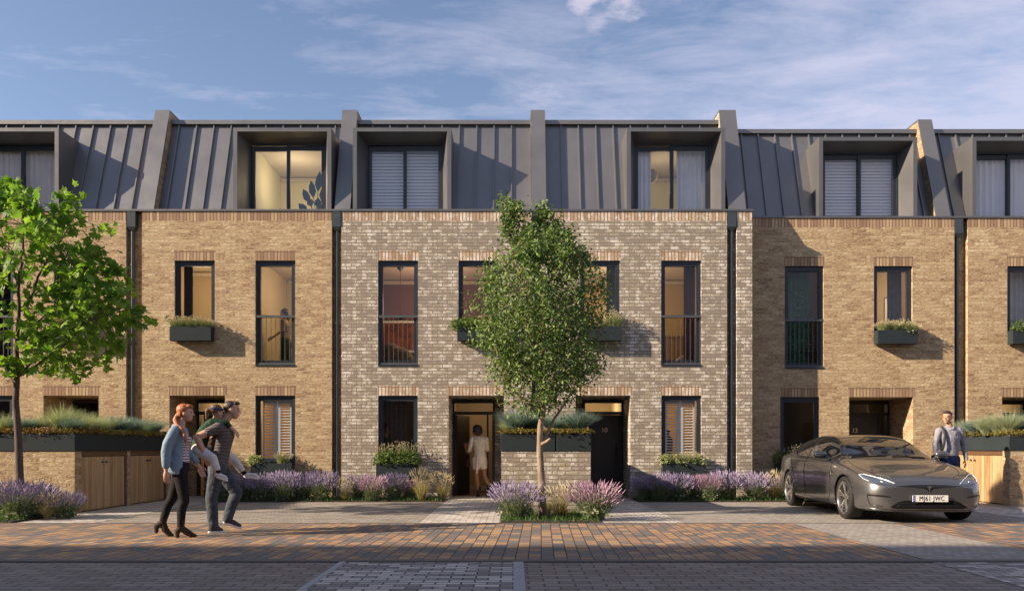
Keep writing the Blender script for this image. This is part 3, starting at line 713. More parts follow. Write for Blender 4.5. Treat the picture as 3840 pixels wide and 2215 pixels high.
G1 = 'plants in the bed under the house fronts'
G0 = 'plants around the maple trunk'; G2 = 'plants around the young tree trunk'
# x from picture px at depth
def PX(px, d): return (px-1925)*d/3000
front = [('lav', 832, 17.0, 1.0, 'lavender mostly hidden behind the carried child\'s foot'),
 ('lav', 915, 17.25, 1.05, 'lavender clump just right of the walking man'),
 ('lav', 985, 17.1, 1.05, 'lavender clump in front of the left end of the shuttered window\'s planter box'),
 ('lav', 1065, 17.0, 1.15, 'large lavender clump in front of the shuttered window\'s planter box'),
 ('lav', 1135, 17.25, 1.05, 'lavender clump under the right end of the shuttered window\'s planter box'),
 ('lav', 1205, 17.05, 1.15, 'lavender clump left of the drainpipe foot, at the end of the tan brick'),
 ('straw', 1295, 17.0, .75, 'small straw-coloured grass tuft right of the drainpipe foot'),
 ('lav', 1350, 17.35, 1.0, 'lavender clump against grey brick behind the straw tuft'),
 ('pink', 1398, 17.0, 1.0, 'pink lavender clump in front of the grey brick wall under the dark window'),
 ('lav', 1480, 17.3, 1.05, 'lavender clump under the dark window\'s planter box'),
 ('pink', 1540, 17.4, .8, 'low pinkish lavender between two other clumps by the tall straw grass'),
 ('straw', 1582, 16.98, 1.1, 'tall straw-coloured grass left of the open front door'),
 ('straw', 1660, 17.1, .95, 'arching straw-coloured grass beside the step of the open front door')]
front += [('lav', 2420, 17.3, .95, 'lavender clump beside the right jamb of door number 10'),
 ('lav', 2478, 17.1, 1.1, 'lavender clump under the left end of the number 10 window\'s planter box'),
 ('lav', 2545, 17.15, 1.05, 'lavender clump under the middle of the number 10 window\'s planter box'),
 ('pink', 2612, 17.3, .95, 'pink lavender under the right end of the number 10 window\'s planter box'),
 ('pink', 2662, 17.05, 1.05, 'pink-flowered lavender left of the right-hand drainpipe'),
 ('lav', 2722, 17.2, 1.15, 'tall lavender clump at the foot of the right-hand drainpipe'),
 ('lav', 2830, 17.15, 1.1, 'pale lavender clump at the corner where grey brick meets tan brick'),
 ('straw', 2905, 17.2, 1.0, 'tall pale grass left of the parked car\'s rear wheel'),
 ('lav', 2945, 17.6, .9, 'lavender half hidden behind the parked car\'s rear wheel')]
for i, (k, px, d, s, lab) in enumerate(front): plant(k, PX(px, d), d, .02, s*.88, lab, G1, sz=s*1.08, seed=i)
for i, (k, px, d, s, lab) in enumerate([('lav', 10, 13.1, 1.15, 'lavender cut by the left picture edge, under the maple'),
 ('lav', 75, 12.75, 1.2, 'lavender in front of the maple trunk'), ('lav', 128, 13.05, 1.05, 'dark lavender just right of the maple trunk'),
 ('straw', 178, 12.75, .72, 'straw-coloured grass tuft between two lavenders by the maple'), ('lav', 245, 12.95, .85, 'small lavender at the brick corner of the left bin store')]):
    plant(k, PX(px, d), d, .02, s, lab, G0, seed=i+1)
for i, (k, px, d, s, lab) in enumerate([('lav', 1936, 12.65, 1.18, 'big lavender clump left of the young tree trunk'), ('straw', 2100, 12.75, .95, 'straw-coloured grass right of the young tree trunk'),
 ('pink', 2228, 12.62, 1.2, 'pink-purple lavender clump right of the straw grass at the young tree'), ('straw', 2050, 13.35, .7, 'short straw grass behind the young tree trunk')]):
    plant(k, PX(px, d), d, .02, s, lab, G2, seed=i)
# lawn strips
g = MB(); r = random.Random(5)
for (x0, x1, y0, y1) in BEDS:
    n = int((x1-x0)*(y1-y0)*700)
    for i in range(n):
        x, y = r.uniform(x0, x1), r.uniform(y0-.01, y1); h = r.uniform(.04, .10); a = r.uniform(0, 3.14); w = .006
        dx, dy = math.cos(a)*w, math.sin(a)*w; tx, ty = r.uniform(-.03, .03), r.uniform(-.03, .03)
        g.faces([(x-dx, y-dy, .028), (x+dx, y+dy, .028), (x+tx, y+ty, .03+h)], [(0, 1, 2)])
o = g.build('grass', M['lawn']); o['kind'] = 'stuff'; o['label'] = 'short green grass under the planting beds'
# ------------------------------------------------------------------ bin stores with planters on top
BZ, PZ = 1.085, 1.376
def bin_store(label, x0, x1, y0, y1, brick, doors, doorside):
    B = thing('bin_store', label, 'bin store', ((x0+x1)/2, y0, 0), 0, 'brick bin stores between the front doors')
    t = .22
    b = MB(True)
    b.box(x0, x1, y0, y0+t, -.02, BZ)
    if doors:
        xo = x0 if doorside == 'L' else x1
        # piers between doors on the door side
        prev = y0+t
        for d0, d1 in doors:
            if d0-.05 > prev+.01: b.box(min(xo, xo+(t if doorside == 'L' else -t)), max(xo, xo+(t if doorside == 'L' else -t)), prev, d0-.05, -.02, BZ)
            prev = d1+.05
        if y1 > prev+.01: b.box(min(xo, xo+(t if doorside == 'L' else -t)), max(xo, xo+(t if doorside == 'L' else -t)), prev, y1, -.02, BZ)
        if doorside == 'L': b.box(x1-t, x1, y0+t, y1, -.02, BZ)
        else: b.box(x0, x0+t, y0+t, y1, -.02, BZ)
    else: b.box(x0, x0+t, y0+t, y1, -.02, BZ); b.box(x1-t, x1, y0+t, y1, -.02, BZ)
    if doors: a_, c_ = sorted((xo, xo+(t if doorside == 'L' else -t))); b.box(a_+.003, c_-.003, y0+t, y1, -.02, .012)
    b.build('wall', M[brick], B)
    segs = [(x0-.012, x1+.012)] if doors else [(x0-.012, .725), (.745, x1+.012)]
    for a_, c_ in segs:
        b = MB(True); b.box(a_, c_, y0-.012, y1, BZ+.002, PZ); p = b.build('planter_box', M['planter'], B, bevel=.006)
    b = MB(True); b.box(x0+.04, x1-.04, y0+.04, y1-.04, PZ+.001, PZ+.03); b.build('soil', M['soil'], p)
    if doors:
        sx = 1 if doorside == 'R' else -1
        for d0, d1 in doors:
            b = MB(True); a, c = sorted((xo-sx*.10, xo-sx*.02))
            b.box(a, c, d0-.05, d0, 0, BZ); b.box(a, c, d1, d1+.05, 0, BZ); b.box(a, c, d0, d1, BZ-.09, BZ)
            b.build('door_frame', M['oakd'], B)
            dm_ = (d0+d1)/2
            for q, (e0, e1) in enumerate(((d0+.008, dm_-.006), (dm_+.006, d1-.008))):
                b = MB(True); a, c = sorted((xo-sx*.075, xo-sx*.035)); b.box(a, c, e0, e1, .03, BZ-.10)
                dr = b.build('door', M['oak'], B)
                b = MB(True); hy = dm_-.07 if q == 0 else dm_+.07
                b.lathe([(0, 0), (.012, 0), (.012, .02), (.022, .024), (.022, .036), (0, .038)], 12, (xo-sx*.035, hy, BZ-.20), 'X')
                if sx < 0:
                    for i, v in enumerate(b.v): b.v[i] = (2*(xo-sx*.035)-v[0], v[1], v[2])
                b.build('knob', M['rail'], dr)
    return B
M['oakd'] = plain('dark_oak_frame', (0.12, 0.06, 0.03), 0.6, 0, .2, 8, stretch=(5, 5, .6))
bin_store('brick bin store on the left with two pairs of oak doors facing the entry path', -9.2, -7.6, 13.86, 17.80, 'buff', [(14.12, 15.70), (15.92, 17.5)], 'R')
bin_store('grey brick bin store behind the young tree, between the open door and door number 10', -.208, 1.34, 13.86, 17.80, 'grey', None, None)
bin_store('brick bin store with pale oak doors at the right edge, beside the standing man', 9.75, 11.4, 15.72, 18.34, 'buff', [(15.83, 18.19)], 'L')
# the planter on the middle store is two boxes with a dark gap: the gap strip
rows = [(-9.1, -7.7, 13.96, 17.7, 'left'), (-.12, 1.25, 13.96, 15.6, 'middle'), (9.85, 11.3, 15.8, 17.4, 'right')]
desc = {'left': 'on the left bin store', 'middle': 'on the bin store behind the young tree', 'right': 'on the right bin store'}
def pl_label(kind, where, i, n, side):
    base = {'fescue': 'blue-grey fescue tuft', 'feather': 'pale feathery grass tuft', 'sedum': 'golden sedum cushion', 'rust': 'rust-brown sedum cushion'}[kind]
    return base
def row_plants(specs, where):
    cnt = {}
    for k, px, d, s, lab in specs:
        if px is None: continue
        plant(k, PX(px, d), d, PZ+.02, s*(1.38 if k == 'fescue' else 1.18), lab, 'plants in the planter ' + desc[where], seed=int(px))
L = 'left bin store'
row_plants([('feather', 22, 14.25, .9, 'pale feathery grass on the left bin store, nearest the picture edge left of the maple'),
 ('fescue', 95, 14.15, .85, 'blue-grey fescue just right of the maple trunk on the left bin store'),
 ('feather', 150, 14.4, .85, 'small pale feather grass behind the fescue next to the maple trunk'),
 ('feather', 232, 14.35, 1.3, 'tallest pale feather grass on the left bin store, at its front corner'),
 ('fescue', 268, 14.12, .8, 'blue-grey fescue hanging over the front corner of the left bin store'),
 ('feather', 312, 14.95, 1.05, 'pale feather grass right of the tallest one on the left bin store'),
 ('feather', 352, 15.4, 1.0, 'arching pale feather grass above the first oak door pair'),
 ('feather', 395, 15.8, .95, 'pale feather grass above the gap between the two oak door pairs'),
 ('fescue', 442, 16.1, 1.15, 'large blue-grey fescue right of the pale feather grasses on the left bin store'),
 ('fescue', 492, 16.7, 1.1, 'blue-grey fescue in front of the left drainpipe'),
 ('feather', 530, 17.0, .7, 'low pale grass behind the blue fescues near the left drainpipe'),
 ('fescue', 570, 17.4, 1.05, 'last blue-grey fescue on the left bin store, beside the woman\'s head')], 'left')
for i in range(13):
    t = i/12
    if i < 5: x, y = -9.05+i*.30, 13.98
    else: x, y = -7.68, 14.15+(i-5)*.46
    plant('rust' if i in (1, 2, 3, 5, 6) else 'sedum', x, y, PZ+.01, 1.0, ['golden sedum at the left front edge of the left planter', 'rust-brown sedum on the front edge of the left planter, left of the maple trunk', 'rust-brown sedum on the front edge right behind the maple trunk',
      'rust-brown sedum on the front edge halfway to the corner of the left planter', 'golden sedum just short of the front corner of the left planter', 'rust-brown sedum on the front corner of the left planter', 'rust-brown sedum above the first oak door',
      'golden sedum above the first knob pair', 'golden sedum above the second oak door', 'golden sedum above the brick strip between the oak door pairs', 'golden sedum above the second knob pair', 'golden sedum above the fourth oak door', 'golden sedum at the house end of the left planter'][i],
      'sedum edging of the left planter', seed=i)
row_plants([('fescue', 1938, 14.2, 1.25, 'large blue fescue on the middle bin store, left of the tree trunk'), ('fescue', 1985, 14.35, 1.1, 'blue fescue on the middle bin store touching the trunk on its left'),
 ('feather', 1900, 14.45, .65, 'small pale grass at the left end of the middle planter'), ('fescue', 2078, 14.2, .95, 'blue fescue just right of the tree trunk on the middle bin store'), ('feather', 2125, 14.5, .7, 'small pale grass between two blue fescues right of the tree trunk'),
 ('fescue', 2172, 14.2, 1.2, 'large blue fescue at the right end of the middle planter, by door 10')], 'middle')
for i in range(6): plant('sedum', -.08+i*.26, 13.98, PZ+.01, .9, 'golden sedum on the front edge of the middle planter, ' + ['at its left corner', 'second from its left corner', 'left of the tree trunk', 'just right of the tree trunk', 'second from its right corner', 'at its right corner'][i], 'sedum edging of the middle planter', seed=i)
row_plants([('feather', 3610, 17.5, .9, 'pale feather grass behind the standing man\'s shoulder'), ('fescue', 3655, 16.9, 1.0, 'blue-grey fescue right of the standing man\'s head'), ('feather', 3700, 16.4, 1.1, 'pale feather grass in the middle of the right planter'),
 ('feather', 3745, 16.2, 1.1, 'pale feather grass in front of the bright brick on the right planter'), ('feather', 3785, 16.0, 1.25, 'tall pale feather grass near the right picture edge'), ('fescue', 3825, 16.1, 1.2, 'blue-grey fescue cut by the right picture edge')], 'right')
for i in range(7):
    x, y = (9.85, 17.7-i*.42) if i < 5 else (10.0+(i-5)*.3, 15.85)
    plant('sedum', x, y, PZ+.01, 1.1, 'golden sedum on the right planter, ' + ['at its house end', 'behind the standing man\'s shoulder', 'above the knobs', 'above the right-hand oak door', 'near its front corner', 'at its front corner', 'cut by the picture edge'][i], 'sedum edging of the right planter', seed=i)
# ------------------------------------------------------------------ window boxes and what grows in them
def tuft_box(x0, x1, D, ztop, specs, label, pl):
    b = MB(); w = x1-x0; d = .2; t = .012
    b.box(-w/2, w/2, -d, -d+t, -.31, 0); b.box(-w/2, w/2, -t, 0, -.31, 0); b.box(-w/2, -w/2+t, -d+t, -t, -.31, 0); b.box(w/2-t, w/2, -d+t, -t, -.31, 0); b.box(-w/2+t, w/2-t, -d+t, -t, -.31, -.29)
    B = thing('window_box', label, 'window box', ((x0+x1)/2, D-.022, ztop), 0, 'metal window boxes')
    b.build('box', M['planter'], B, bevel=.003)
    b = MB(); b.box(-w/2+t, w/2-t, -d+t, -t, -.28, -.03); b.build('soil', M['soil'], B)
    g = MB(); f = MB(); r = random.Random(hash(label) % 1000 if False else int(x0*100)+int(ztop*10)+500)
    for (u, kind, s) in specs:
        off = (u*w, -.11)
        if kind == 'grass': tips = blades(g, 200, .26*s, .14, .0035, .07, .4, 3, .4, r, off); spikes(f, tips, .05, .008, r, .5)
        elif kind == 'bush':
            h = MB(); leaflets(h, 240, .2*s, .15, .06, r); g.faces([(v[0]+off[0], v[1]+off[1], v[2]-.02) for v in h.v], h.f)
        elif kind == 'tall':
            tips = blades(g, 110, .42*s, .16, .003, .07, .2, 3, .5, r, off); spikes(f, tips, .05, .008, r, .6)
    nm, cat, lab, m1, m2 = pl
    P = thing(nm, lab, cat, ((x0+x1)/2, D-.022, ztop-.03), 0, 'plants in window boxes')
    g.build('foliage', M[m1], P)
    if f.f: f.build('flower_heads', M[m2], P)
fb = [(-.42, 'grass', 1), (-.25, 'grass', 1.1), (-.05, 'grass', 1), (.12, 'grass', 1.15), (.3, 'grass', .9), (.42, 'grass', .7)]
tuft_box(-10.2, -9.3, DA, 3.81, fb, 'metal window box half hidden behind the maple crown', ('box_grass', 'grass plant', 'grasses in the window box behind the maple crown', 'boxgreen', 'straw_head'))
tuft_box(-7.56, -6.65, DA, 3.81, fb, 'metal window box under the upper window above the walking couple', ('box_grass', 'grass plant', 'white-tipped grasses in the upper window box above the walking couple', 'boxlight', 'straw_head'))
tuft_box(-1.235, -.33, DA, 3.81, [(-.5, 'bush', .9), (-.35, 'bush', 1.2), (-.15, 'bush', 1.2), (.1, 'bush', 1), (.35, 'bush', 1)], 'metal window box left of the young tree crown, partly covered by it', ('box_shrub', 'plant', 'green leafy plants spilling over the window box left of the tree crown', 'boxgreen', 'straw_head'))
tuft_box(1.48, 2.39, DA, 3.81, [(-.3, 'bush', 1), (.0, 'grass', 1), (.2, 'tall', 1.2), (.3, 'tall', 1), (.42, 'grass', 1.3)], 'metal window box right of the young tree crown', ('box_grass', 'grass plant', 'tall reddish grass in the window box right of the tree crown', 'boxlight', 'straw_head'))
tuft_box(8.26, 9.17, DB, 3.81, fb[1:]+[(-.35, 'grass', .9), (.3, 'bush', 1.2)], 'metal window box under the upper window of house number 12', ('box_grass', 'grass plant', 'pale green grasses in the window box above door number 12', 'boxlight', 'straw_head'))
tuft_box(11.32, 12.2, DB, 3.81, [(-.3, 'bush', 1.3), (0, 'bush', 1.2), (.3, 'bush', 1.2)], 'metal window box cut by the right picture edge', ('box_shrub', 'plant', 'small green shrub in the window box at the right picture edge', 'boxgreen', 'straw_head'))
tuft_box(-5.78, -4.87, DA, .80, [(-.43, 'bush', 1.1), (.22, 'grass', 1.2), (.3, 'grass', 1.1)], 'ground-floor window box in front of the white shutters near the walking man', ('box_grass', 'grass plant', 'round pale grass and small green leaves in front of the white shutters', 'boxlight', 'straw_head'))
tuft_box(-3.02, -2.12, DA, .80, [(-.4, 'bush', 1.3), (-.2, 'bush', 1.5), (0, 'bush', 1.5), (.2, 'bush', 1.4), (.4, 'bush', 1.4), (-.3, 'tall', 1.2), (0, 'tall', 1.3), (.3, 'tall', 1.3), (.15, 'tall', 1.1)], 'ground-floor window box under the dark window of the grey brick house', ('box_grass', 'grass plant', 'dense green plants with purplish plumes in the dark window\'s box', 'boxgreen', 'straw_head'))
tuft_box(3.28, 4.2, DA, .80, [(-.4, 'bush', 1.2), (-.3, 'grass', 1), (-.1, 'bush', 1.1), (.1, 'grass', 1.2), (.25, 'grass', 1.2), (.4, 'bush', 1.1)], 'ground-floor window box right of door number 10', ('box_grass', 'grass plant', 'light green grasses in the window box right of door number 10', 'boxlight', 'straw_head'))
tuft_box(6.0, 6.92, DB, .80, [(-.4, 'bush', 1.6), (-.2, 'bush', 1.4), (0, 'tall', 1.1), (.2, 'grass', 1.2), (.4, 'grass', 1)], 'ground-floor window box half hidden behind the parked car\'s tail', ('box_shrub', 'plant', 'leafy plant with white blooms just behind the parked car\'s tail', 'boxgreen', 'straw_head'))
# ------------------------------------------------------------------ trees
def interp(tab, z):
    if z <= tab[0][0]: return tab[0][1:]
    for a, b in zip(tab, tab[1:]):
        if z <= b[0]:
            t = (z-a[0])/(b[0]-a[0]); return tuple(p+(q-p)*t for p, q in zip(a[1:], b[1:]))
    return tab[-1][1:]
def limb(b, p0, p1, r0, r1, rr, n=7, sag=0.12, k=8):
    P0, P1 = Vector(p0), Vector(p1); pts = []; rad = []
    L = (P1-P0).length; off = Vector((rr.uniform(-1, 1), rr.uniform(-1, 1), rr.uniform(-.3, .3)))*L*sag
    for i in range(n+1):
        t = i/n; pts.append(P0.lerp(P1, t)+off*math.sin(math.pi*t)+Vector((rr.uniform(-1, 1), rr.uniform(-1, 1), 0))*L*.012); rad.append(r0+(r1-r0)*t)
    b.tube(pts, rad, k); return pts
def leaf_mesh(pts, size, shape, rr, name, mat, upb=.5):
    n = len(pts); m = len(shape[0]); V = np.zeros((n, m, 3), 'f4'); sv = np.array(shape[0], 'f4')
    for i, (p, s) in enumerate(pts):
        nrm = Vector((rr.gauss(0, 1), rr.gauss(0, 1)-.35, rr.gauss(0, 1)+upb)).normalized()
        t = Vector((rr.gauss(0, 1), rr.gauss(0, 1), rr.gauss(-.6, .7))); t = (t-nrm*t.dot(nrm)).normalized(); u = nrm.cross(t)
        B = np.array([u, t, nrm], 'f4'); V[i] = (sv*s*size) @ B + np.array(p, 'f4')
    fs = [tuple(i*m+k for k in f) for i in range(n) for f in shape[1]]
    me = bpy.data.meshes.new(name); me.from_pydata(V.reshape(-1, 3).tolist(), [], fs); me.materials.append(mat); me.update(); return me
# --- young tree with small leaves in front of the middle bin store
rr = random.Random(3)
def fromv(v, a, c):        # silhouette rows measured on the photograph: metres at the tree's distance
    y = 740+v/1.617; z = CAMZ+(1677-y)/231
    return (z, (1650+a/1.617-1925)/231, (1650+c/1.617-1925)/231)
sil = sorted([fromv(*q) for q in [(60, 585, 665), (100, 550, 720), (160, 520, 770), (230, 430, 840), (330, 385, 880), (400, 300, 930), (500, 190, 990), (600, 185, 995), (700, 195, 970), (800, 215, 935), (880, 215, 940), (950, 300, 1000), (1050, 315, 955), (1130, 375, 890), (1200, 375, 830), (1250, 420, 760), (1320, 610, 720)]])
TY = 13.05
T1 = thing('young_tree', 'young street tree with small dark green leaves and pale trunk, in the middle bed', 'tree', (.47, TY, 0))
wb = MB(True)
tp = [(.49, TY, 0), (.47, TY, .25), (.455, TY, .7), (.43, TY, 1.1), (.44, TY, 1.5), (.49, TY, 1.75)]
wb.tube(tp, [.085, .066, .058, .052, .047, .046], 14)
fork = (.49, TY, 1.75)
main = limb(wb, (.49, TY, 1.74), (.62, TY+.05, 4.6), .042, .010, rr, 10, .03)
lb = []
lb.append(limb(wb, (.45, TY, 1.12), (1.05, TY+.1, 2.15), .030, .012, rr, 6, .06))
lb.append(limb(wb, (1.05, TY+.1, 2.15), (1.45, TY+.1, 3.2), .014, .005, rr))
lb.append(limb(wb, (.49, TY, 1.7), (-.15, TY-.1, 2.25), .030, .012, rr)); lb.append(limb(wb, (-.15, TY-.1, 2.25), (-.7, TY-.2, 3.4), .014, .005, rr))
lb.append(limb(wb, (.2, TY-.05, 1.95), (-.25, TY-.1, 1.84), .012, .005, rr))
lb.append(limb(wb, (.5, TY, 1.9), (-.2, TY+.2, 4.9), .026, .006, rr, 9)); lb.append(limb(wb, (.5, TY, 2.0), (1.1, TY-.2, 4.2), .026, .006, rr, 9))
lb.append(limb(wb, (.5, TY, 1.85), (.1, TY-.4, 3.6), .02, .006, rr)); lb.append(limb(wb, (.52, TY, 2.1), (.7, TY+.5, 4.0), .02, .006, rr)); lb.append(limb(wb, (.53, TY, 2.4), (.95, TY-.5, 3.4), .016, .005, rr))
stub = MB(True); wb.tube([(.45, TY-.02, 1.20), (.53, TY-.10, 1.24), (.60, TY-.13, 1.29)], [.028, .026, .024], 10)
nodes = [p for l in lb+[main] for p in l[2:]]
pts = []; twigs = []
centres = []
while len(centres) < 800:
    z = rr.uniform(sil[0][0], sil[-1][0]); a, c = interp(sil, z); mid, hw = (a+c)/2, (c-a)/2
    if hw < .75: hw = max(.06, hw-.11*min(1, (.75-hw)/.25))
    if z < 2.35 and rr.random() < .5: continue
    if rr.random() > hw/.95+.15: continue
    th = rr.uniform(0, 6.283); q = math.sqrt(rr.uniform(.03, 1.12))
    x, y = mid+hw*q*math.cos(th)*.97, TY+hw*.9*q*math.sin(th)
    centres.append((x, y, z, q))
for z in [4.95+k*.065 for k in range(-5, 4)]:        # left leader, separate thin spire
    for _ in range(4): centres.append((-.03+rr.uniform(-.15, .15), TY+rr.uniform(-.15, .15), z+.0, .8))
for (x, y, z, q) in centres:
    s = (.16 if z < 4.1 else .10)*rr.uniform(.7, 1.25)
    nn = int(34*rr.uniform(.4, 1.3)*(1.0 if q > .4 else .7))
    if rr.random() < .55:
        near = min(nodes, key=lambda p: (p-Vector((x, y, z))).length)
        if (near-Vector((x, y, z))).length < 1.1: twigs.append((near, Vector((x, y, z))))
    for _ in range(nn):
        pts.append(((x+rr.gauss(0, s*.62), y+rr.gauss(0, s*.62), z+rr.gauss(0, s*.62)), rr.uniform(.7, 1.25)))
for k in range(220):       # stray sprays at the outline
    z = rr.uniform(sil[0][0]+.3, sil[-1][0]); a, c = interp(sil, z); sd = rr.choice((-1, 1)); x = (a+c)/2+sd*((c-a)/2+rr.uniform(-.02, .13))
    pts.append(((x, TY+rr.uniform(-.4, .4), z), .9))
for a, c in twigs: limb(wb, a, c, .007, .0025, rr, 3, .08, 5)
wb.build('trunk', M['bark'], T1, autos=True)
lsh = ([(0, 0, 0), (.30, .38, .08), (.0, 1.0, .0), (-.30, .38, .08)], [(0, 1, 2), (0, 2, 3)])
o = put('crown', leaf_mesh(pts, .064, lsh, rr, 'crown', M['pear']), T1, True)
# --- maple at the left edge
rr = random.Random(9)
MY = 13.1
def fm(y, a, c): return (CAMZ+(1677-y)/229, (a-1925)/229, (c-1925)/229)
msil = sorted([fm(*q) for q in [(700, -40, 60), (760, -130, 190), (800, -180, 330), (880, -230, 385), (1000, -330, 440), (1100, -400, 465), (1180, -430, 500), (1250, -420, 480), (1300, -330, 430), (1345, -200, 360), (1375, 20, 210)]])
T2 = thing('maple_tree', 'bright green maple with big lobed leaves and a slim trunk at the left picture edge', 'tree', (-8.12, MY, 0))
wb = MB(True)
wb.tube([(-8.06, MY, 0), (-8.08, MY, .6), (-8.11, MY, 1.4), (-8.15, MY, 1.9), (-8.13, MY, 2.25)], [.075, .062, .056, .05, .046], 12)
lb = [limb(wb, (-8.13, MY, 2.24), (-8.06, MY, 4.2), .04, .02, rr, 8, .02), limb(wb, (-8.06, MY, 4.2), (-8.1, MY, 5.5), .02, .005, rr),
 limb(wb, (-8.0, MY, 3.3), (-7.35, MY+.1, 4.75), .022, .01, rr, 7, .04), limb(wb, (-7.35, MY+.1, 4.75), (-7.25, MY+.1, 5.4), .01, .004, rr),
 limb(wb, (-8.13, MY, 2.3), (-7.5, MY-.15, 2.9), .022, .012, rr), limb(wb, (-7.5, MY-.15, 2.9), (-6.2, MY-.1, 3.4), .012, .004, rr),
 limb(wb, (-8.13, MY, 2.3), (-7.1, MY+.3, 3.3), .02, .01, rr), limb(wb, (-8.14, MY, 2.15), (-8.8, MY, 3.1), .024, .014, rr), limb(wb, (-8.8, MY, 3.1), (-9.5, MY, 4.2), .014, .005, rr),
 limb(wb, (-8.14, MY, 2.2), (-8.5, MY-.4, 3.8), .022, .008, rr), limb(wb, (-8.08, MY, 3.5), (-8.6, MY+.5, 4.6), .015, .005, rr), limb(wb, (-8.0, MY, 3.0), (-6.9, MY-.5, 4.0), .015, .005, rr),
 limb(wb, (-7.95, MY+.02, 3.6), (-6.75, MY+.1, 4.4), .012, .004, rr), limb(wb, (-8.1, MY, 2.9), (-9.6, MY-.2, 3.3), .015, .005, rr)]
nodes = [p for l in lb for p in l[2:]]
pts = []; twigs = []; cc = []
def ok_gap(x, z): return noise.noise(Vector((x*1.9, z*1.9, 3.3))) > -.20
while len(cc) < 225:
    z = rr.uniform(msil[0][0], msil[-1][0]); a, c = interp(msil, z); mid, hw = (a+c)/2, (c-a)/2
    if rr.random() > hw/1.9+.1: continue
    th = rr.uniform(0, 6.283); q = math.sqrt(rr.uniform(.1, 1)); x = mid+hw*q*math.cos(th); y = MY+min(hw, 1.5)*q*math.sin(th)
    if not ok_gap(x, z): continue
    cc.append((x, y, z))
for x, z in [(-8.12, 5.42), (-8.05, 5.3), (-7.22, 5.3), (-7.18, 5.15), (-7.25, 5.0), (-7.2, 4.85), (-6.05, 3.35), (-6.2, 3.3), (-6.4, 3.25), (-6.5, 3.75), (-6.65, 4.25), (-6.9, 4.55), (-6.45, 2.85), (-7.15, 2.45), (-7.3, 2.6), (-6.9, 2.6), (-7.6, 2.75)]:
    cc.append((x, MY-.15, z)); 
    if z < 5: cc.append((x-.1, MY+.1, z-.08))
for (x, y, z) in cc:
    near = min(nodes, key=lambda p: (p-Vector((x, y, z))).length)
    twigs.append((near, Vector((x, y, z))))
    for _ in range(rr.randint(8, 15)):
        pts.append(((x+rr.gauss(0, .115), y+rr.gauss(0, .115), z+rr.gauss(-.02, .09)), rr.uniform(.7, 1.3)))
for a, c in twigs: limb(wb, a, c, .008, .003, rr, 3, .08, 5)
wb.build('trunk', M['bark_dark'], T2, autos=True)
ml = [(0, 0, 0), (.22, -.12, -.03), (.50, .02, -.10), (.34, .22, 0), (.62, .42, -.12), (.36, .48, -.02), (.26, .62, 0), (.16, .60, 0), (0, 1.0, -.08)]
full = ml + [(-x, y, z) for x, y, z in ml[-2:0:-1]]
c0 = (0, .38, .07)
fs = [tuple([len(full), i, (i+1) % len(full)]) for i in range(len(full))]
o = put('crown', leaf_mesh(pts, .135, (full+[c0], fs), rr, 'crown', M['maple'], .7), T2, True)
# ------------------------------------------------------------------ people
def skinmat(name, col):
    m, nt, b = newmat(name); setp(b, col, 0.5, spec=0.35)
    b.inputs['Subsurface Weight'].default_value = 0.12; b.inputs['Subsurface Radius'].default_value = (.02, .008, .004); b.inputs['Subsurface Scale'].default_value = 0.5
    return m
def cloth(name, col, stripes=None, var=.15, fold=0.02, fs=9.0, rough=.85):
    m, nt, b = newmat(name); setp(b, col, rough, spec=.2)
    tc = nd(nt, 'ShaderNodeTexCoord'); n = nd(nt, 'ShaderNodeTexNoise', i_Scale=fs, i_Detail=4.0, i_Distortion=.6); lk(nt, tc.outputs['Object'], n.inputs[0])
    c = mixc(nt, 1.0, col, ramp(nt, n.outputs[0], [(.3, 1-var), (.7, 1+var)]), 'MULTIPLY')
    if stripes:
        c2, per, wd = stripes; sp = nd(nt, 'ShaderNodeSeparateXYZ'); lk(nt, tc.outputs['Object'], sp.inputs[0])
        z = mth(nt, 'ADD', sp.outputs[2], mth(nt, 'MULTIPLY', n.outputs[0], .02))
        f = mth(nt, 'LESS_THAN', mth(nt, 'FRACT', mth(nt, 'DIVIDE', z, per)), wd); c = mixc(nt, f, c, c2)
    lk(nt, c, b.inputs['Base Color']); bumpn(nt, n.outputs[0], b, fold)
    return m
def sphere_pts(n=12, m=8):
    vs = [(0, 0, -1)]; fs = []
    for j in range(1, m):
        t = math.pi*j/m - math.pi/2
        for i in range(n): a = 2*math.pi*i/n; vs.append((math.cos(a)*math.cos(t), math.sin(a)*math.cos(t), math.sin(t)))
    vs.append((0, 0, 1)); L = len(vs)-1
    for i in range(n): fs.append((0, 1+(i+1) % n, 1+i)); fs.append((L, 1+(m-2)*n+i, 1+(m-2)*n+(i+1) % n))
    for j in range(m-2):
        for i in range(n): a = 1+j*n+i; b2 = 1+j*n+(i+1) % n; fs.append((a, b2, b2+n, a+n))
    return vs, fs
SPH = sphere_pts(16, 10)
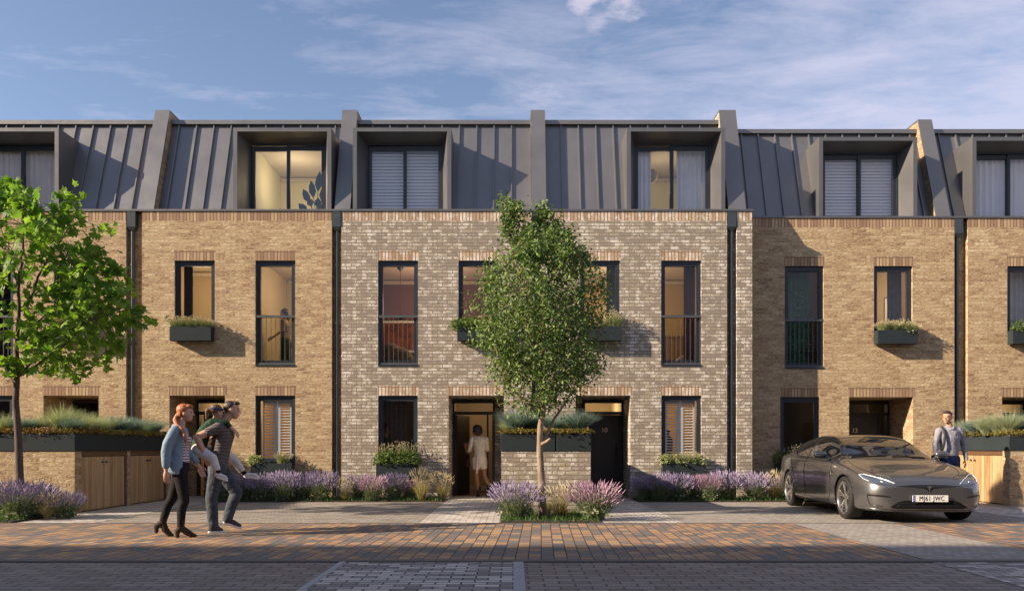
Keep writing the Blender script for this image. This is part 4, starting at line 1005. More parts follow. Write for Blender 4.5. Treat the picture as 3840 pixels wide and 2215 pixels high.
class Blob:
    def __init__(s): s.v = []; s.f = []
    def add(s, vs, fs):
        n = len(s.v); s.v.extend([tuple(v) for v in vs]); s.f.extend([tuple(n+i for i in f) for f in fs]); return s
    def ell(s, c, r, B=None):
        c = Vector(c); B = B or Matrix.Identity(3)
        return s.add([c + B @ Vector((v[0]*r[0], v[1]*r[1], v[2]*r[2])) for v in SPH[0]], SPH[1])
    def cap(s, a, ra, b, rb, n=14):
        a, b = Vector(a), Vector(b); d = b-a; L = d.length
        if L < 1e-5: return s.ell(a, (ra,)*3)
        d /= L; u = d.orthogonal().normalized(); w = d.cross(u); vs = [a-d*ra]; rings = []
        for t in (-70, -45, -20): rings.append((a+d*ra*math.sin(R(t)), ra*math.cos(R(t))))
        rings.append((a, ra)); rings.append((b, rb))
        for t in (20, 45, 70): rings.append((b+d*rb*math.sin(R(t)), rb*math.cos(R(t))))
        for c, r in rings:
            for i in range(n): an = 2*math.pi*i/n; vs.append(c+(u*math.cos(an)+w*math.sin(an))*r)
        vs.append(b+d*rb); fs = []; L2 = len(vs)-1; m = len(rings)
        for i in range(n): fs.append((0, 1+(i+1) % n, 1+i)); fs.append((L2, 1+(m-1)*n+i, 1+(m-1)*n+(i+1) % n))
        for j in range(m-1):
            for i in range(n): p = 1+j*n+i; q = 1+j*n+(i+1) % n; fs.append((p, q, q+n, p+n))
        return s.add(vs, fs)
    def chain(s, pts):
        for (a, ra), (b, rb) in zip(pts, pts[1:]): s.cap(a, ra, b, rb)
        return s
    def loft(s, rings, ang=0.0, n=24, p=1.0):
        """rings: (x,y,z,rx,ry) horizontal ellipses from bottom to top; ang turns them about z"""
        ca, sa = math.cos(ang), math.sin(ang); vs = []; fs = []
        for (x, y, z, rx, ry) in rings:
            for i in range(n):
                a = 2*math.pi*i/n; ex = math.copysign(abs(math.cos(a))**p, math.cos(a))*rx; ey = math.copysign(abs(math.sin(a))**p, math.sin(a))*ry
                vs.append((x+ex*ca-ey*sa, y+ex*sa+ey*ca, z))
        m = len(rings)
        for j in range(m-1):
            for i in range(n): q = j*n+i; w = j*n+(i+1) % n; fs.append((q, w, w+n, q+n))
        fs.append(tuple(range(n-1, -1, -1))); fs.append(tuple((m-1)*n+i for i in range(n)))
        return s.add(vs, fs)
    def build(s, name, mat, parent, vox=.008, smooth=3):
        me = bpy.data.meshes.new(name); me.from_pydata(s.v, [], s.f)
        t = bpy.data.objects.new('t', me); COL.objects.link(t)
        r = t.modifiers.new('r', 'REMESH'); r.mode = 'VOXEL'; r.voxel_size = vox
        if smooth: q = t.modifiers.new('s', 'SMOOTH'); q.factor = .5; q.iterations = smooth
        dg = bpy.context.evaluated_depsgraph_get(); m2 = bpy.data.meshes.new_from_object(t.evaluated_get(dg)); m2.name = name
        bpy.data.objects.remove(t); bpy.data.meshes.remove(me)
        m2.materials.clear(); m2.materials.append(mat); m2.polygons.foreach_set('use_smooth', [True]*len(m2.polygons))
        return put(name, m2, parent)
V = Vector
def basis(f, up=(0, 0, 1)):
    f = V(f).normalized(); s = V(up).cross(f).normalized(); u = f.cross(s); return f, s, u
def headb(B, c, f, up=(0, 0, 1), k=1.0):
    """face-forward f; adds skull, jaw, nose, lips, brow, ears"""
    f, s, u = basis(f, up); c = V(c); Mx = Matrix((f, s, u)).transposed()
    E = lambda o, r: B.ell(c+Mx @ (V(o)*k), tuple(q*k for q in r), Mx)
    E((-.012, 0, .030), (.094, .074, .088)); E((.020, 0, -.010), (.068, .066, .085)); E((.030, 0, -.062), (.050, .046, .045)); E((.058, 0, -.088), (.020, .022, .017))
    E((.066, 0, .030), (.026, .058, .016)); E((.040, .033, -.026), (.026, .022, .028)); E((.040, -.033, -.026), (.026, .022, .028))
    B.cap(c+Mx @ (V((.082, 0, .012))*k), .008*k, c+Mx @ (V((.103, 0, -.024))*k), .012*k)
    E((.080, 0, -.052), (.014, .024, .006)); E((.078, 0, -.062), (.013, .020, .007))
    for q in (1, -1): E((-.008, q*.073, -.008), (.018, .008, .030))
    return Mx
def eyes(parent, c, Mx, k=1.0):
    b = MB()
    for q in (1, -1):
        p = V(c)+Mx @ (V((.077, q*.031, .006))*k); vs = [p+Mx @ V((v[0]*.008*k, v[1]*.013*k, v[2]*.006*k)) for v in SPH[0]]; b.faces(vs, SPH[1])
    b.build('eyes', M['eye'], parent, smooth=True)
    b = MB()
    for q in (1, -1): b.tube([V(c)+Mx @ (V((.082, q*.014, .030))*k), V(c)+Mx @ (V((.083, q*.032, .036))*k), V(c)+Mx @ (V((.070, q*.050, .030))*k)], [.003*k, .004*k, .002*k], 6)
    b.build('eyebrows', M['brow'], parent, smooth=True)
def hand(B, w, d, n, thumb, k=1.0, curl=.35):
    """wrist w, finger direction d, back-of-hand normal n, thumb: +1/-1 side"""
    w = V(w); d = V(d).normalized(); n = V(n); n = (n-d*n.dot(d)).normalized(); s = d.cross(n)*thumb
    B.cap(w-d*.02, .024*k, w+d*.02*k, .026*k)
    Mx = Matrix((d, s, n)).transposed(); B.ell(w+d*.055*k, (.048*k, .040*k, .016*k), Mx)
    for i, (off, L, r) in enumerate(((.030, .072, .0085), (.011, .080, .009), (-.010, .074, .0085), (-.029, .058, .0075))):
        a = w+d*.088*k+s*off*k; dd = (d-n*curl*.4+s*off*1.2).normalized(); b = a+dd*L*.45*k; d2 = (d-n*curl*1.3).normalized(); c = b+d2*L*.33*k; d3 = (d*.6-n*curl*2.0).normalized(); e = c+d3*L*.25*k
        B.chain([(a-d*.02*k, r*k*1.1), (b, r*k), (c, r*k*.92), (e, r*k*.8)])
    a = w+d*.025*k+s*.028*k; b = a+(d*.6+s*.75-n*.3).normalized()*.038*k; c = b+(d+s*.15-n*.4).normalized()*.036*k
    B.chain([(a, .013*k), (b, .0105*k), (c, .009*k)])
M['eye'] = plain('eye_dark', (.03, .02, .015), .2, var=0); M['brow'] = plain('brow_hair', (.07, .035, .02), .8, var=0)
M['skin_w'] = skinmat('fair_skin', (.62, .36, .25)); M['skin_m'] = skinmat('light_skin', (.58, .33, .22)); M['skin_t'] = skinmat('tan_skin', (.46, .27, .17)); M['skin_b'] = skinmat('brown_skin', (.34, .16, .085))
def hairmat(name, col):
    return plain(name, col, .5, 0, .4, 40, .01, 70, stretch=(1, 1, .2), spec=.6)
def shoe(B, heel, toe, ankle, r=.036):
    h, t, a = V(heel), V(toe), V(ankle); d = (t-h).normalized()
    B.cap(h+V((0, 0, r*.9)), r*.95, t+V((0, 0, r*.75))-d*.03, r*.8); B.cap(a, r*1.1, h+d*.04+V((0, 0, r)), r*1.1); B.cap(a, r, h+d*.14+V((0, 0, r*.9)), r*.85)
# ---- woman walking (left), facing +x, near side is -y
P = thing('person', 'red-haired woman walking right in an open pale blue shirt and black leggings', 'person', (-4.31, 10.27, 0), R(17))
hc = V((.100, -.01, 1.592)); hf = V((1, -.12, -.04))
B = Blob(); Mx = headb(B, hc, hf, k=.97)
B.chain([((.035, 0, 1.40), .050), ((.055, 0, 1.50), .045), ((.07, 0, 1.55), .046)])
B.loft([(.03, 0, .86, .10, .155), (.035, 0, .95, .098, .15), (.03, 0, 1.08, .082, .122), (.035, 0, 1.2, .10, .14), (.02, 0, 1.33, .095, .165), (.015, 0, 1.40, .06, .12), (.02, 0, 1.43, .04, .06)])
B.ell((.115, -.06, 1.235), (.05, .06, .055)); B.ell((.115, .06, 1.235), (.05, .06, .055))
sn, sf = V((-.02, -.165, 1.355)), V((.05, .165, 1.355))
en, wn = V((-.115, -.215, 1.09)), V((-.112, -.22, .865)); ef, wf = V((.09, .22, 1.09)), V((.245, .20, .90))
B.chain([(sn, .052), (en, .038), (wn, .026)]); B.chain([(sf, .052), (ef, .038), (wf, .026)])
hand(B, wn+V((0, 0, -.01)), (.05, 0, -1), (0, -1, 0), -1, .95, .3); hand(B, wf, (.35, 0, -.9), (0, 1, 0), 1, .95, .5)
hipn, kn, an = V((.03, -.085, .87)), V((.09, -.09, .47)), V((.045, -.09, .13))
hipf, kf, af = V((.03, .085, .87)), V((-.075, .09, .49)), V((-.185, .09, .20))
B.chain([(hipn, .088), (kn, .054), (kn+(an-kn)*.3+V((-.02, 0, 0)), .052), (an, .036)]); B.chain([(hipf, .088), (kf, .054), (kf+(af-kf)*.3+V((-.02, 0, 0)), .052), (af, .036)])
B.build('body', M['skin_w'], P, .0062, 2); eyes(P, hc, Mx, .97)
M['hair_r'] = hairmat('auburn_hair', (.40, .12, .03))
B = Blob(); B.ell(hc+Mx @ V((-.030, 0, .042)), (.092, .083, .082), Mx); B.ell(hc+Mx @ V((-.052, 0, .0)), (.052, .074, .07), Mx)
B.ell(hc+Mx @ V((.035, 0, .082)), (.05, .062, .036), Mx)
B.chain([(hc+V((-.10, 0, -.03)), .030), (hc+V((-.125, -.01, -.09)), .032), (hc+V((-.095, -.07, -.17)), .032), (hc+V((-.04, -.15, -.215)), .030), (hc+V((.0, -.20, -.29)), .026), (hc+V((.02, -.215, -.38)), .014)])
B.build('hair', M['hair_r'], P, .007, 3)
B = Blob(); B.loft([(.03, 0, .84, .112, .165), (.035, 0, .95, .108, .158), (.032, 0, 1.0, .10, .145)]); 
B.chain([(hipn, .096), (kn, .062), (kn+(an-kn)*.3+V((-.02, 0, 0)), .059), (an, .044)]); B.chain([(hipf, .096), (kf, .062), (kf+(af-kf)*.3+V((-.02, 0, 0)), .059), (af, .044)])
M['legging'] = cloth('black_legging', (.014, .012, .013), fold=.008)
B.build('leggings', M['legging'], P, .008, 3)
B = Blob(); B.loft([(.035, 0, .955, .112, .152), (.038, 0, 1.08, .098, .132), (.042, 0, 1.2, .112, .148), (.026, 0, 1.32, .102, .155), (.02, 0, 1.375, .07, .12)]); B.ell((.118, -.06, 1.238), (.058, .066, .06)); B.ell((.118, .06, 1.238), (.058, .066, .06))
B.build('striped_top', cloth('white_striped_top', (.60, .50, .50), ((.12, .08, .10), .036, .30), fold=.01), P, .008, 2)
# open shirt: back and side shell plus sleeves, front left open
B = Blob()
for j in range(15):
    z = .83+j*.037; t = j/14; rx = .138-.040*t; ry = .18-.02*abs(t-.3)
    for a in range(50, 311, 10):
        if 55 <= a <= 305:
            an_ = R(a); x = .02+math.cos(an_)*rx-.03*(1-t); y = math.sin(an_)*ry
            B.ell((x, y, z), (.017, .017, .026))
B.chain([(V((.02, -.05, 1.41)), .045), (sn, .066), (V((-.09, -.205, 1.2)), .066), (en, .060), ((en+wn)/2, .055), (wn+V((0, 0, .06)), .050)])
B.chain([(V((.02, .05, 1.41)), .045), (sf, .066), (ef, .060), (wf+V((-.04, 0, .07)), .048)])
B.chain([(V((-.04, 0, 1.42)), .036), (V((.02, -.075, 1.43)), .024), (V((.09, -.07, 1.35)), .02)]); B.chain([(V((-.04, 0, 1.42)), .036), (V((.02, .075, 1.43)), .024), (V((.09, .07, 1.35)), .02)])
B.build('open_shirt', cloth('pale_blue_cotton', (.21, .28, .34), fold=.03, fs=7, var=.08), P, .009, 3)
def boot(parent, heel, toe, ankle, top, tilt=0):
    B = Blob(); h, t, a = V(heel), V(toe), V(ankle); d = (t-h).normalized()
    B.chain([(V(top), .047), (a, .044)]); B.chain([(a, .045), (h+V((0, 0, .085)), .036)]); B.chain([(a, .043), (h+d*.11+V((0, 0, .075)), .042), (t+V((0, 0, .03))-d*.04, .034), (t+V((0, 0, .024))-d*.01, .024)])
    B.chain([(h+V((0, 0, .07)), .033), (h+V((0, 0, .02)), .026)])
    B.build('boot', M['suede'], parent, .006, 2)
M['suede'] = plain('dark_brown_suede', (.035, .022, .014), .85, 0, .2, 20)
boot(P, (.005, -.09, 0), (.225, -.09, 0), an, an+V((.01, 0, .10)))
boot(P, (-.262, .09, .055), (-.065, .09, -.01), af+V((0, 0, -.01)), af+V((.03, 0, .09)))
# ---- man with child on his back
P = thing('person', 'dark-haired man in a striped T-shirt and jeans walking right with a child on his back', 'person', (-4.03, 10.85, 0), R(17))
hc = V((.205, 0, 1.655)); hf = V((1, -.05, -.03))
B = Blob(); Mx = headb(B, hc, hf, k=1.06)
B.chain([((.08, 0, 1.44), .062), ((.13, 0, 1.53), .056), ((.17, 0, 1.60), .054)])
B.loft([(.02, 0, .86, .11, .155), (.04, 0, .98, .112, .16), (.06, 0, 1.12, .115, .165), (.085, 0, 1.28, .13, .19), (.085, 0, 1.40, .11, .19), (.08, 0, 1.46, .07, .12)])
sn, sf = V((.04, -.195, 1.415)), V((.10, .195, 1.41)); en, wn = V((-.225, -.25, 1.285)), V((-.125, -.265, 1.055)); ef, wf = V((-.16, .26, 1.22)), V((.0, .27, 1.02))
B.chain([(sn, .064), (en, .045), (en+(wn-en)*.3, .045), (wn, .030)]); B.chain([(sf, .064), (ef, .045), (wf, .030)])
hand(B, wn, (.35, .12, -.9), (-.3, -1, 0), 1, 1.08, .55); hand(B, wf, (.5, -.1, -.8), (0, 1, 0), -1, 1.08, .6)
hipn, kn, an = V((.02, -.095, .88)), V((-.055, -.10, .47)), V((-.03, -.10, .095))
hipf, kf, af = V((.03, .095, .88)), V((.26, .11, .53)), V((.14, .11, .17))
B.chain([(hipn, .095), (kn, .062), (an, .045)]); B.chain([(hipf, .095), (kf, .062), (af, .045)])
B.build('body', M['skin_m'], P, .0065, 2); eyes(P, hc, Mx, 1.06)
M['hair_d'] = hairmat('dark_brown_hair', (.045, .02, .014))
B = Blob(); B.ell(hc+Mx @ V((-.030, 0, .052)), (.093, .082, .082), Mx); B.ell(hc+Mx @ V((-.06, 0, .005)), (.045, .07, .055), Mx); B.ell(hc+Mx @ V((.045, 0, .098)), (.055, .058, .030), Mx)
B.build('hair', M['hair_d'], P, .007, 3)
B = Blob(); B.loft([(.02, 0, .86, .125, .172), (.03, 0, .92, .125, .172), (.05, 0, 1.05, .122, .172), (.07, 0, 1.18, .13, .185), (.095, 0, 1.31, .145, .20), (.09, 0, 1.42, .12, .195), (.085, 0, 1.475, .075, .13)])
B.chain([(V((.08, -.1, 1.44)), .06), (sn, .077), (sn+(en-sn)*.48, .066)]); B.chain([(V((.08, .1, 1.44)), .06), (sf, .077), (sf+(ef-sf)*.45, .066)])
B.build('striped_tshirt', cloth('dark_striped_tshirt', (.035, .03, .03), ((.27, .235, .21), .019, .36), fold=.02), P, .008, 2)
M['jean'] = cloth('grey_blue_denim', (.062, .072, .085), fold=.03, fs=11, var=.3)
B = Blob(); B.loft([(.02, 0, .80, .13, .175), (.02, 0, .89, .128, .17), (.022, 0, .93, .122, .166)])
B.chain([(hipn, .108), (kn, .080), ((kn+an)/2, .075), (an+V((0, 0, .01)), .066)]); B.chain([(hipf, .108), (kf, .082), ((kf+af)/2+V((-.01, 0, 0)), .076), (af, .066)])
B.build('jeans', M['jean'], P, .008, 2)
M['canvas'] = plain('dark_canvas', (.05, .05, .055), .8); M['rubber_w'] = plain('white_rubber', (.78, .75, .70), .6)
def trainer(parent, heel, toe, ankle, up=(0, 0, 1), mu='canvas', ms='rubber_w', k=1.0):
    h, t, a = V(heel), V(toe), V(ankle); u = V(up).normalized(); d = (t-h).normalized()
    B = Blob(); B.chain([(a, .046*k), (h+d*.05*k+u*.05*k, .042*k)]); B.chain([(h+d*.03*k+u*.05*k, .036*k), (h+d*.13*k+u*.052*k, .040*k), (t-d*.05*k+u*.036*k, .034*k)]); B.cap(a+d*.02*k, .038*k, h+d*.14*k+u*.05*k, .034*k)
    o = B.build('shoe', M[mu], parent, .006*max(k, .8), 2)
    B = Blob(); s = u.cross(d)
    for q in (-.018, 0, .018): B.cap(h+d*.02*k+u*.016*k+s*q*k, .019*k, t-d*.025*k+u*.016*k+s*q*k, .019*k)
    B.build('sole', M[ms], o, .006*max(k, .8), 1)
trainer(P, (-.10, -.10, 0), (.115, -.10, 0), an); u = V((.30, 0, .95))
trainer(P, (.075, .11, .115), (.325, .11, .018), af, (.32, 0, .94))
# ---- the child
P = thing('person', 'small child in a dark green jumper and white trousers riding on the man\'s back', 'person', (-4.03, 10.85, 0), R(17))
hc = V((.015, -.05, 1.625)); hf = V((.85, .45, -.12))
B = Blob(); Mx = headb(B, hc, hf, k=.86)
B.cap((-.02, -.04, 1.50), .04, (.0, -.045, 1.56), .038)
B.loft([(-.225, -.01, 1.08, .09, .115), (-.205, -.01, 1.17, .085, .11), (-.165, -.02, 1.30, .085, .12), (-.11, -.03, 1.42, .08, .13), (-.07, -.03, 1.49, .05, .08)])
s1, e1, w1 = V((-.04, -.13, 1.49)), V((.13, -.155, 1.475)), V((.235, -.12, 1.38)); s2, e2, w2 = V((-.04, .11, 1.47)), V((.13, .16, 1.46)), V((.25, .05, 1.37))
B.chain([(s1, .042), (e1, .032), (w1, .022)]); B.chain([(s2, .042), (e2, .032), (w2, .022)])
hand(B, w1, (.6, .35, -.7), (.5, -.6, .3), 1, .72, .5); hand(B, w2, (.5, -.5, -.6), (.6, .5, .4), -1, .72, .5)
h1, k1, a1 = V((-.22, -.17, 1.12)), V((-.03, -.285, 1.01)), V((.02, -.29, .83)); h2, k2, a2 = V((-.20, .13, 1.12)), V((.20, .30, 1.0)), V((.345, .30, .79))
B.chain([(h1, .07), (k1, .048), (a1, .034)]); B.chain([(h2, .07), (k2, .048), (a2, .034)])
B.build('body', M['skin_w'], P, .0062, 2)
B = Blob(); B.ell(hc+Mx @ V((-.024, 0, .038)), (.086, .075, .075), Mx); B.cap(hc+V((-.07, -.03, .04)), .03, hc+V((-.12, -.04, .02)), .032); B.cap(hc+V((-.12, -.04, .02)), .032, hc+V((-.13, -.04, -.10)), .014)
B.build('hair', hairmat('light_brown_hair', (.16, .075, .035)), P, .007, 2)
B = Blob()
for a in range(0, 360, 12): B.ell(hc+Mx @ V((-.016+.088*math.cos(R(a)), .077*math.sin(R(a)), .042)), (.010, .010, .020), Mx)
B.build('headband', plain('navy_headband', (.03, .035, .12), .7, 0, .3, 40), P, .006, 1)
M['jumper'] = cloth('dark_green_knit', (.022, .055, .030), fold=.02)
B = Blob(); B.loft([(-.235, -.01, 1.07, .105, .13), (-.215, -.01, 1.17, .10, .125), (-.175, -.02, 1.30, .10, .138), (-.115, -.03, 1.42, .095, .148), (-.07, -.03, 1.50, .06, .095)])
B.chain([(V((-.09, -.06, 1.46)), .06), (s1, .056), (e1, .045), (e1+(w1-e1)*.3, .04)]); B.chain([(s2, .056), (e2, .045), (e2+(w2-e2)*.3, .04)])
B.build('jumper', M['jumper'], P, .008, 2)
M['wtrou'] = cloth('white_cotton', (.66, .62, .60), fold=.02)
B = Blob(); B.loft([(-.23, -.01, 1.02, .08, .11), (-.235, -.01, 1.10, .10, .128), (-.225, -.01, 1.14, .10, .126)])
B.chain([(h1, .085), (k1, .062), (a1+V((0, 0, .05)), .05)]); B.chain([(h2, .085), (k2, .062), (a2+V((-.03, 0, .05)), .05)])
B.build('trousers', M['wtrou'], P, .008, 2)
B = Blob(); B.cap(a1+V((0, 0, .03)), .038, a1+V((.02, 0, -.02)), .035); B.cap(a2+V((-.02, 0, .03)), .038, a2+V((.02, 0, -.02)), .035); B.build('socks', M['legging'], P, .007, 1)
trainer(P, (.01, -.29, .755), (.165, -.30, .695), a1+V((.01, 0, -.03)), (.35, 0, .93), 'wtrou', 'rubber_w', .8)
trainer(P, (.36, .30, .725), (.57, .30, .705), a2+V((.03, 0, -.03)), (.05, 0, 1), 'wtrou', 'rubber_w', .85)
# ---- woman stepping into the open door, seen from behind
P = thing('person', 'dark-haired woman in a cream jacket and shorts stepping through the open door', 'person', (-.80, 18.62, 0))
hc = V((-.045, 0, 1.555)); hf = V((-.45, .85, -.05))
B = Blob(); Mx = headb(B, hc, hf, k=.97)
B.cap((0, 0, 1.40), .048, (-.02, 0, 1.49), .045)
B.loft([(.02, 0, .78, .15, .11), (.02, 0, .90, .155, .11), (.02, 0, 1.04, .12, .09), (.02, 0, 1.20, .14, .10), (.01, 0, 1.34, .165, .09), (.01, 0, 1.40, .10, .06)])
sl_, sr_ = V((-.16, 0, 1.345)), V((.165, 0, 1.345)); el, wl = V((-.215, .05, 1.10)), V((-.25, .22, 1.02)); er, wr = V((.20, .06, 1.10)), V((.10, .26, 1.02))
B.chain([(sl_, .05), (el, .036), (wl, .025)]); B.chain([(sr_, .05), (er, .036), (wr, .025)])
hand(B, wl, (-.3, .8, .1), (-.6, 0, .6), 1, .95, .6); hand(B, wr, (-.5, .7, 0), (.5, 0, .7), -1, .95, .6)
hl, kl, al = V((-.065, 0, .86)), V((-.06, -.02, .46)), V((-.005, .0, .13)); hr, kr, ar = V((.085, 0, .86)), V((.135, -.06, .48)), V((.275, -.20, .21))
B.chain([(hl, .085), (kl, .052), (kl.lerp(al, .3), .053), (al, .034)]); B.chain([(hr, .085), (kr, .052), (kr.lerp(ar, .3), .053), (ar, .034)])
B.build('body', M['skin_b'], P, .0062, 2)
B = Blob(); B.ell(hc+Mx @ V((-.022, 0, .035)), (.105, .115, .095), Mx); B.ell(hc+Mx @ V((-.030, 0, -.035)), (.085, .125, .09), Mx)
B.build('hair', hairmat('black_hair', (.012, .009, .009)), P, .007, 3)
M['cream'] = cloth('cream_linen', (.74, .64, .54), fold=.03)
B = Blob(); B.loft([(.035, -.01, .765, .165, .125), (.03, -.005, .90, .155, .122), (.02, 0, 1.04, .128, .10), (.02, 0, 1.20, .152, .112), (.01, 0, 1.34, .172, .098), (.005, 0, 1.41, .10, .065)])
B.chain([(sl_, .062), (el, .05), (el.lerp(wl, .7), .042)]); B.chain([(sr_, .062), (er, .05), (er.lerp(wr, .7), .042)])
B.build('jacket', M['cream'], P, .008, 2)
B = Blob(); B.cap((-.03, -.12, .98), .016, (-.045, -.125, .56), .024); B.build('belt_tail', M['cream'], P, .007, 2)
B = Blob(); B.loft([(.02, 0, .70, .150, .11), (.02, 0, .82, .155, .115)]); B.chain([(hl, .098), (hl.lerp(kl, .42), .088)]); B.chain([(hr, .098), (hr.lerp(kr, .42), .088)])
B.build('shorts', M['cream'], P, .008, 2)
M['bootb'] = plain('black_leather', (.012, .011, .011), .45)
def boot2(parent, pts):
    B = Blob(); B.chain(pts[0]); B.chain(pts[1]); B.chain(pts[2]); B.build('boot', M['bootb'], parent, .006, 2)
boot2(P, ([(al+V((0, 0, .10)), .046), (al, .042)], [(al, .042), (V((-.02, .08, .045)), .034), (V((-.06, .15, .028)), .026)], [(al+V((0, -.02, -.02)), .034), (V((.01, -.05, .012)), .014)]))
boot2(P, ([(ar+V((-.05, .05, .08)), .046), (ar, .042)], [(ar, .042), (V((.33, -.20, .10)), .034), (V((.37, -.17, .03)), .026)], [(ar+V((.02, -.04, 0)), .034), (V((.36, -.31, .18)), .014)]))
B = Blob(); B.loft([(0, 0, 0, .05, .11), (0, 0, .02, .055, .125), (0, 0, .17, .045, .115), (0, 0, .19, .04, .11)])
hb_ = B.build('handbag', plain('dark_brown_leather', (.04, .018, .012), .5), None, .007, 2); hb_.location = (-1.07, 18.80, .70); tag(hb_, 'dark brown handbag hanging from the arm of the woman in the doorway', 'handbag')
b = MB(); b.tube([(0, -.08, .18), (0, -.05, .28), (0, 0, .33), (0, .05, .28), (0, .08, .18)], .008, 8); b.build('strap', M['bootb'], hb_, smooth=True)
B = Blob(); B.loft([(0, 0, 0, .05, .035), (0, 0, .12, .06, .045), (0, 0, .24, .065, .05)], p=.8); pb = B.build('paper_bag', plain('brown_paper', (.36, .17, .09), .8), None, .006, 1); pb.location = (-1.06, 18.84, 1.02); pb.rotation_euler = (0, R(-12), 0)
tag(pb, 'brown paper bag held by the woman in the doorway', 'paper bag')
# ---- man standing beyond the car, facing the camera, looking left
P = thing('person', 'black-haired man in a grey-blue shirt standing beyond the car, looking left', 'person', (8.37, 15.35, 0))
ax = -.25
hc = V((-.055, -.02, 1.72)); hf = V((-.75, -.66, .02))
B = Blob(); Mx = headb(B, hc, hf, k=1.05)
B.chain([((0, 0, 1.50), .062), ((-.02, -.01, 1.62), .056)])
B.loft([(0, 0, .92, .16, .105), (0, 0, 1.05, .155, .11), (0, 0, 1.18, .155, .11), (0, 0, 1.33, .185, .125), (0, 0, 1.46, .185, .10), (0, 0, 1.53, .10, .065)])
sl_, sr_ = V((-.205, 0, 1.465)), V((.205, 0, 1.465)); el, wl = V((-.29, -.03, 1.20)), V((-.33, -.14, .98)); er, wr = V((.285, .03, 1.19)), V((.305, -.02, .93))
B.chain([(sl_, .062), (el, .044), (wl, .030)]); B.chain([(sr_, .062), (er, .044), (wr, .030)])
hand(B, wl, (.1, -.5, -.8), (-1, 0, 0), 1, 1.05, .5); hand(B, wr, (-.05, -.1, -1), (1, 0, 0), -1, 1.05, .4)
hl, kl, al = V((-.09, 0, .93)), V((-.10, -.03, .50)), V((-.11, 0, .09)); hr, kr, ar = V((.09, 0, .93)), V((.11, -.02, .50)), V((.12, .03, .09))
B.chain([(hl, .09), (kl, .06), (al, .043)]); B.chain([(hr, .09), (kr, .06), (ar, .043)])
B.build('body', M['skin_t'], P, .0065, 2); eyes(P, hc, Mx, 1.05)
B = Blob(); B.ell(hc+Mx @ V((-.026, 0, .056)), (.092, .082, .078), Mx); B.ell(hc+Mx @ V((-.062, 0, .01)), (.042, .068, .05), Mx); B.ell(hc+Mx @ V((.035, 0, .098)), (.055, .06, .032), Mx)
B.build('hair', hairmat('black_hair', (.012, .009, .009)), P, .007, 3)
M['shirt'] = cloth('grey_blue_shirt', (.27, .265, .30), fold=.035, fs=8, var=.06)
B = Blob(); B.loft([(0, 0, .99, .165, .118), (0, 0, 1.06, .168, .122), (0, 0, 1.18, .166, .122), (0, 0, 1.33, .197, .136), (0, 0, 1.46, .197, .11), (0, 0, 1.54, .105, .072)])
B.chain([(V((-.1, 0, 1.49)), .06), (sl_, .068), (el, .052), (wl, .038)]); B.chain([(V((.1, 0, 1.49)), .06), (sr_, .068), (er, .052), (wr, .038)])
B.chain([(V((-.06, .03, 1.55)), .022), (V((-.055, -.05, 1.545)), .02), (V((-.01, -.10, 1.50)), .016)]); B.chain([(V((.06, .03, 1.55)), .022), (V((.055, -.05, 1.545)), .02), (V((.01, -.10, 1.50)), .016)])
B.build('shirt', M['shirt'], P, .008, 2)
B = Blob(); B.loft([(0, 0, .84, .165, .12), (0, 0, .93, .168, .12), (0, 0, 1.0, .16, .112)]); B.chain([(hl, .105), (kl, .078), (al, .065)]); B.chain([(hr, .105), (kr, .078), (ar, .065)])
B.build('jeans', cloth('navy_denim', (.018, .03, .085), fold=.02), P, .008, 2)
trainer(P, al+V((0, .07, -.09)), al+V((-.02, -.2, -.09)), al); trainer(P, ar+V((0, .07, -.09)), ar+V((.02, -.2, -.09)), ar)
b = MB(); b.tube([(-.155, .06, 1.50), (-.16, -.02, 1.54), (-.155, -.09, 1.49), (-.16, -.135, 1.38), (-.19, -.15, 1.2), (-.235, -.13, 1.02)], [.022]*6, 8)
bagm = plain('black_bag_fabric', (.02, .02, .022), .7)
bg_ = thing('shoulder_bag', 'black shoulder bag carried by the man standing beyond the car', 'bag', (8.37, 15.35, 0))
b.build('strap', bagm, bg_, smooth=True)
B = Blob(); B.loft([(-.24, .06, .76, .04, .11), (-.24, .06, .82, .05, .12), (-.24, .06, .98, .045, .12), (-.24, .06, 1.01, .035, .11)], p=.7); B.build('bag_body', bagm, bg_, .01, 2)
# ---- person upstairs behind the tall window
P = thing('person', 'person in a patterned top and green trousers behind the tall upper window', 'person', (-5.53, 19.3, 2.86))
B = Blob(); hc = V((0, 0, 1.53)); Mx = headb(B, hc, (-1, -.3, 0), k=.95); B.cap((.03, 0, 1.36), .05, (.01, 0, 1.46), .045)
B.loft([(.03, 0, .84, .10, .15), (.03, 0, 1.04, .085, .12), (.03, 0, 1.22, .10, .15), (.03, 0, 1.33, .08, .16), (.03, 0, 1.38, .05, .07)])
B.chain([(V((.03, -.17, 1.31)), .05), (V((.02, -.2, 1.08)), .037), (V((-.22, -.18, .92)), .027)]); hand(B, (-.22, -.18, .92), (-.8, 0, -.5), (0, -1, .2), 1, .95, .4)
B.chain([(V((.03, .17, 1.31)), .05), (V((.05, .2, 1.06)), .037), (V((.1, .18, .84)), .027)]); hand(B, (.1, .18, .84), (0, 0, -1), (0, 1, .2), 1, .95, .4)
B.chain([(V((.03, -.08, .86)), .09), (V((.0, -.08, .45)), .058), (V((.05, -.08, .08)), .04)]); B.chain([(V((.03, .08, .86)), .09), (V((.06, .08, .45)), .058), (V((.12, .08, .08)), .04)])
B.build('body', M['skin_t'], P, .008, 2)
B = Blob(); B.ell(hc+V((.02, 0, .03)), (.10, .09, .09)); B.cap(hc+V((.07, 0, 0)), .05, hc+V((.09, 0, -.18)), .03); B.build('hair', M['hair_d'], P, .008, 2)
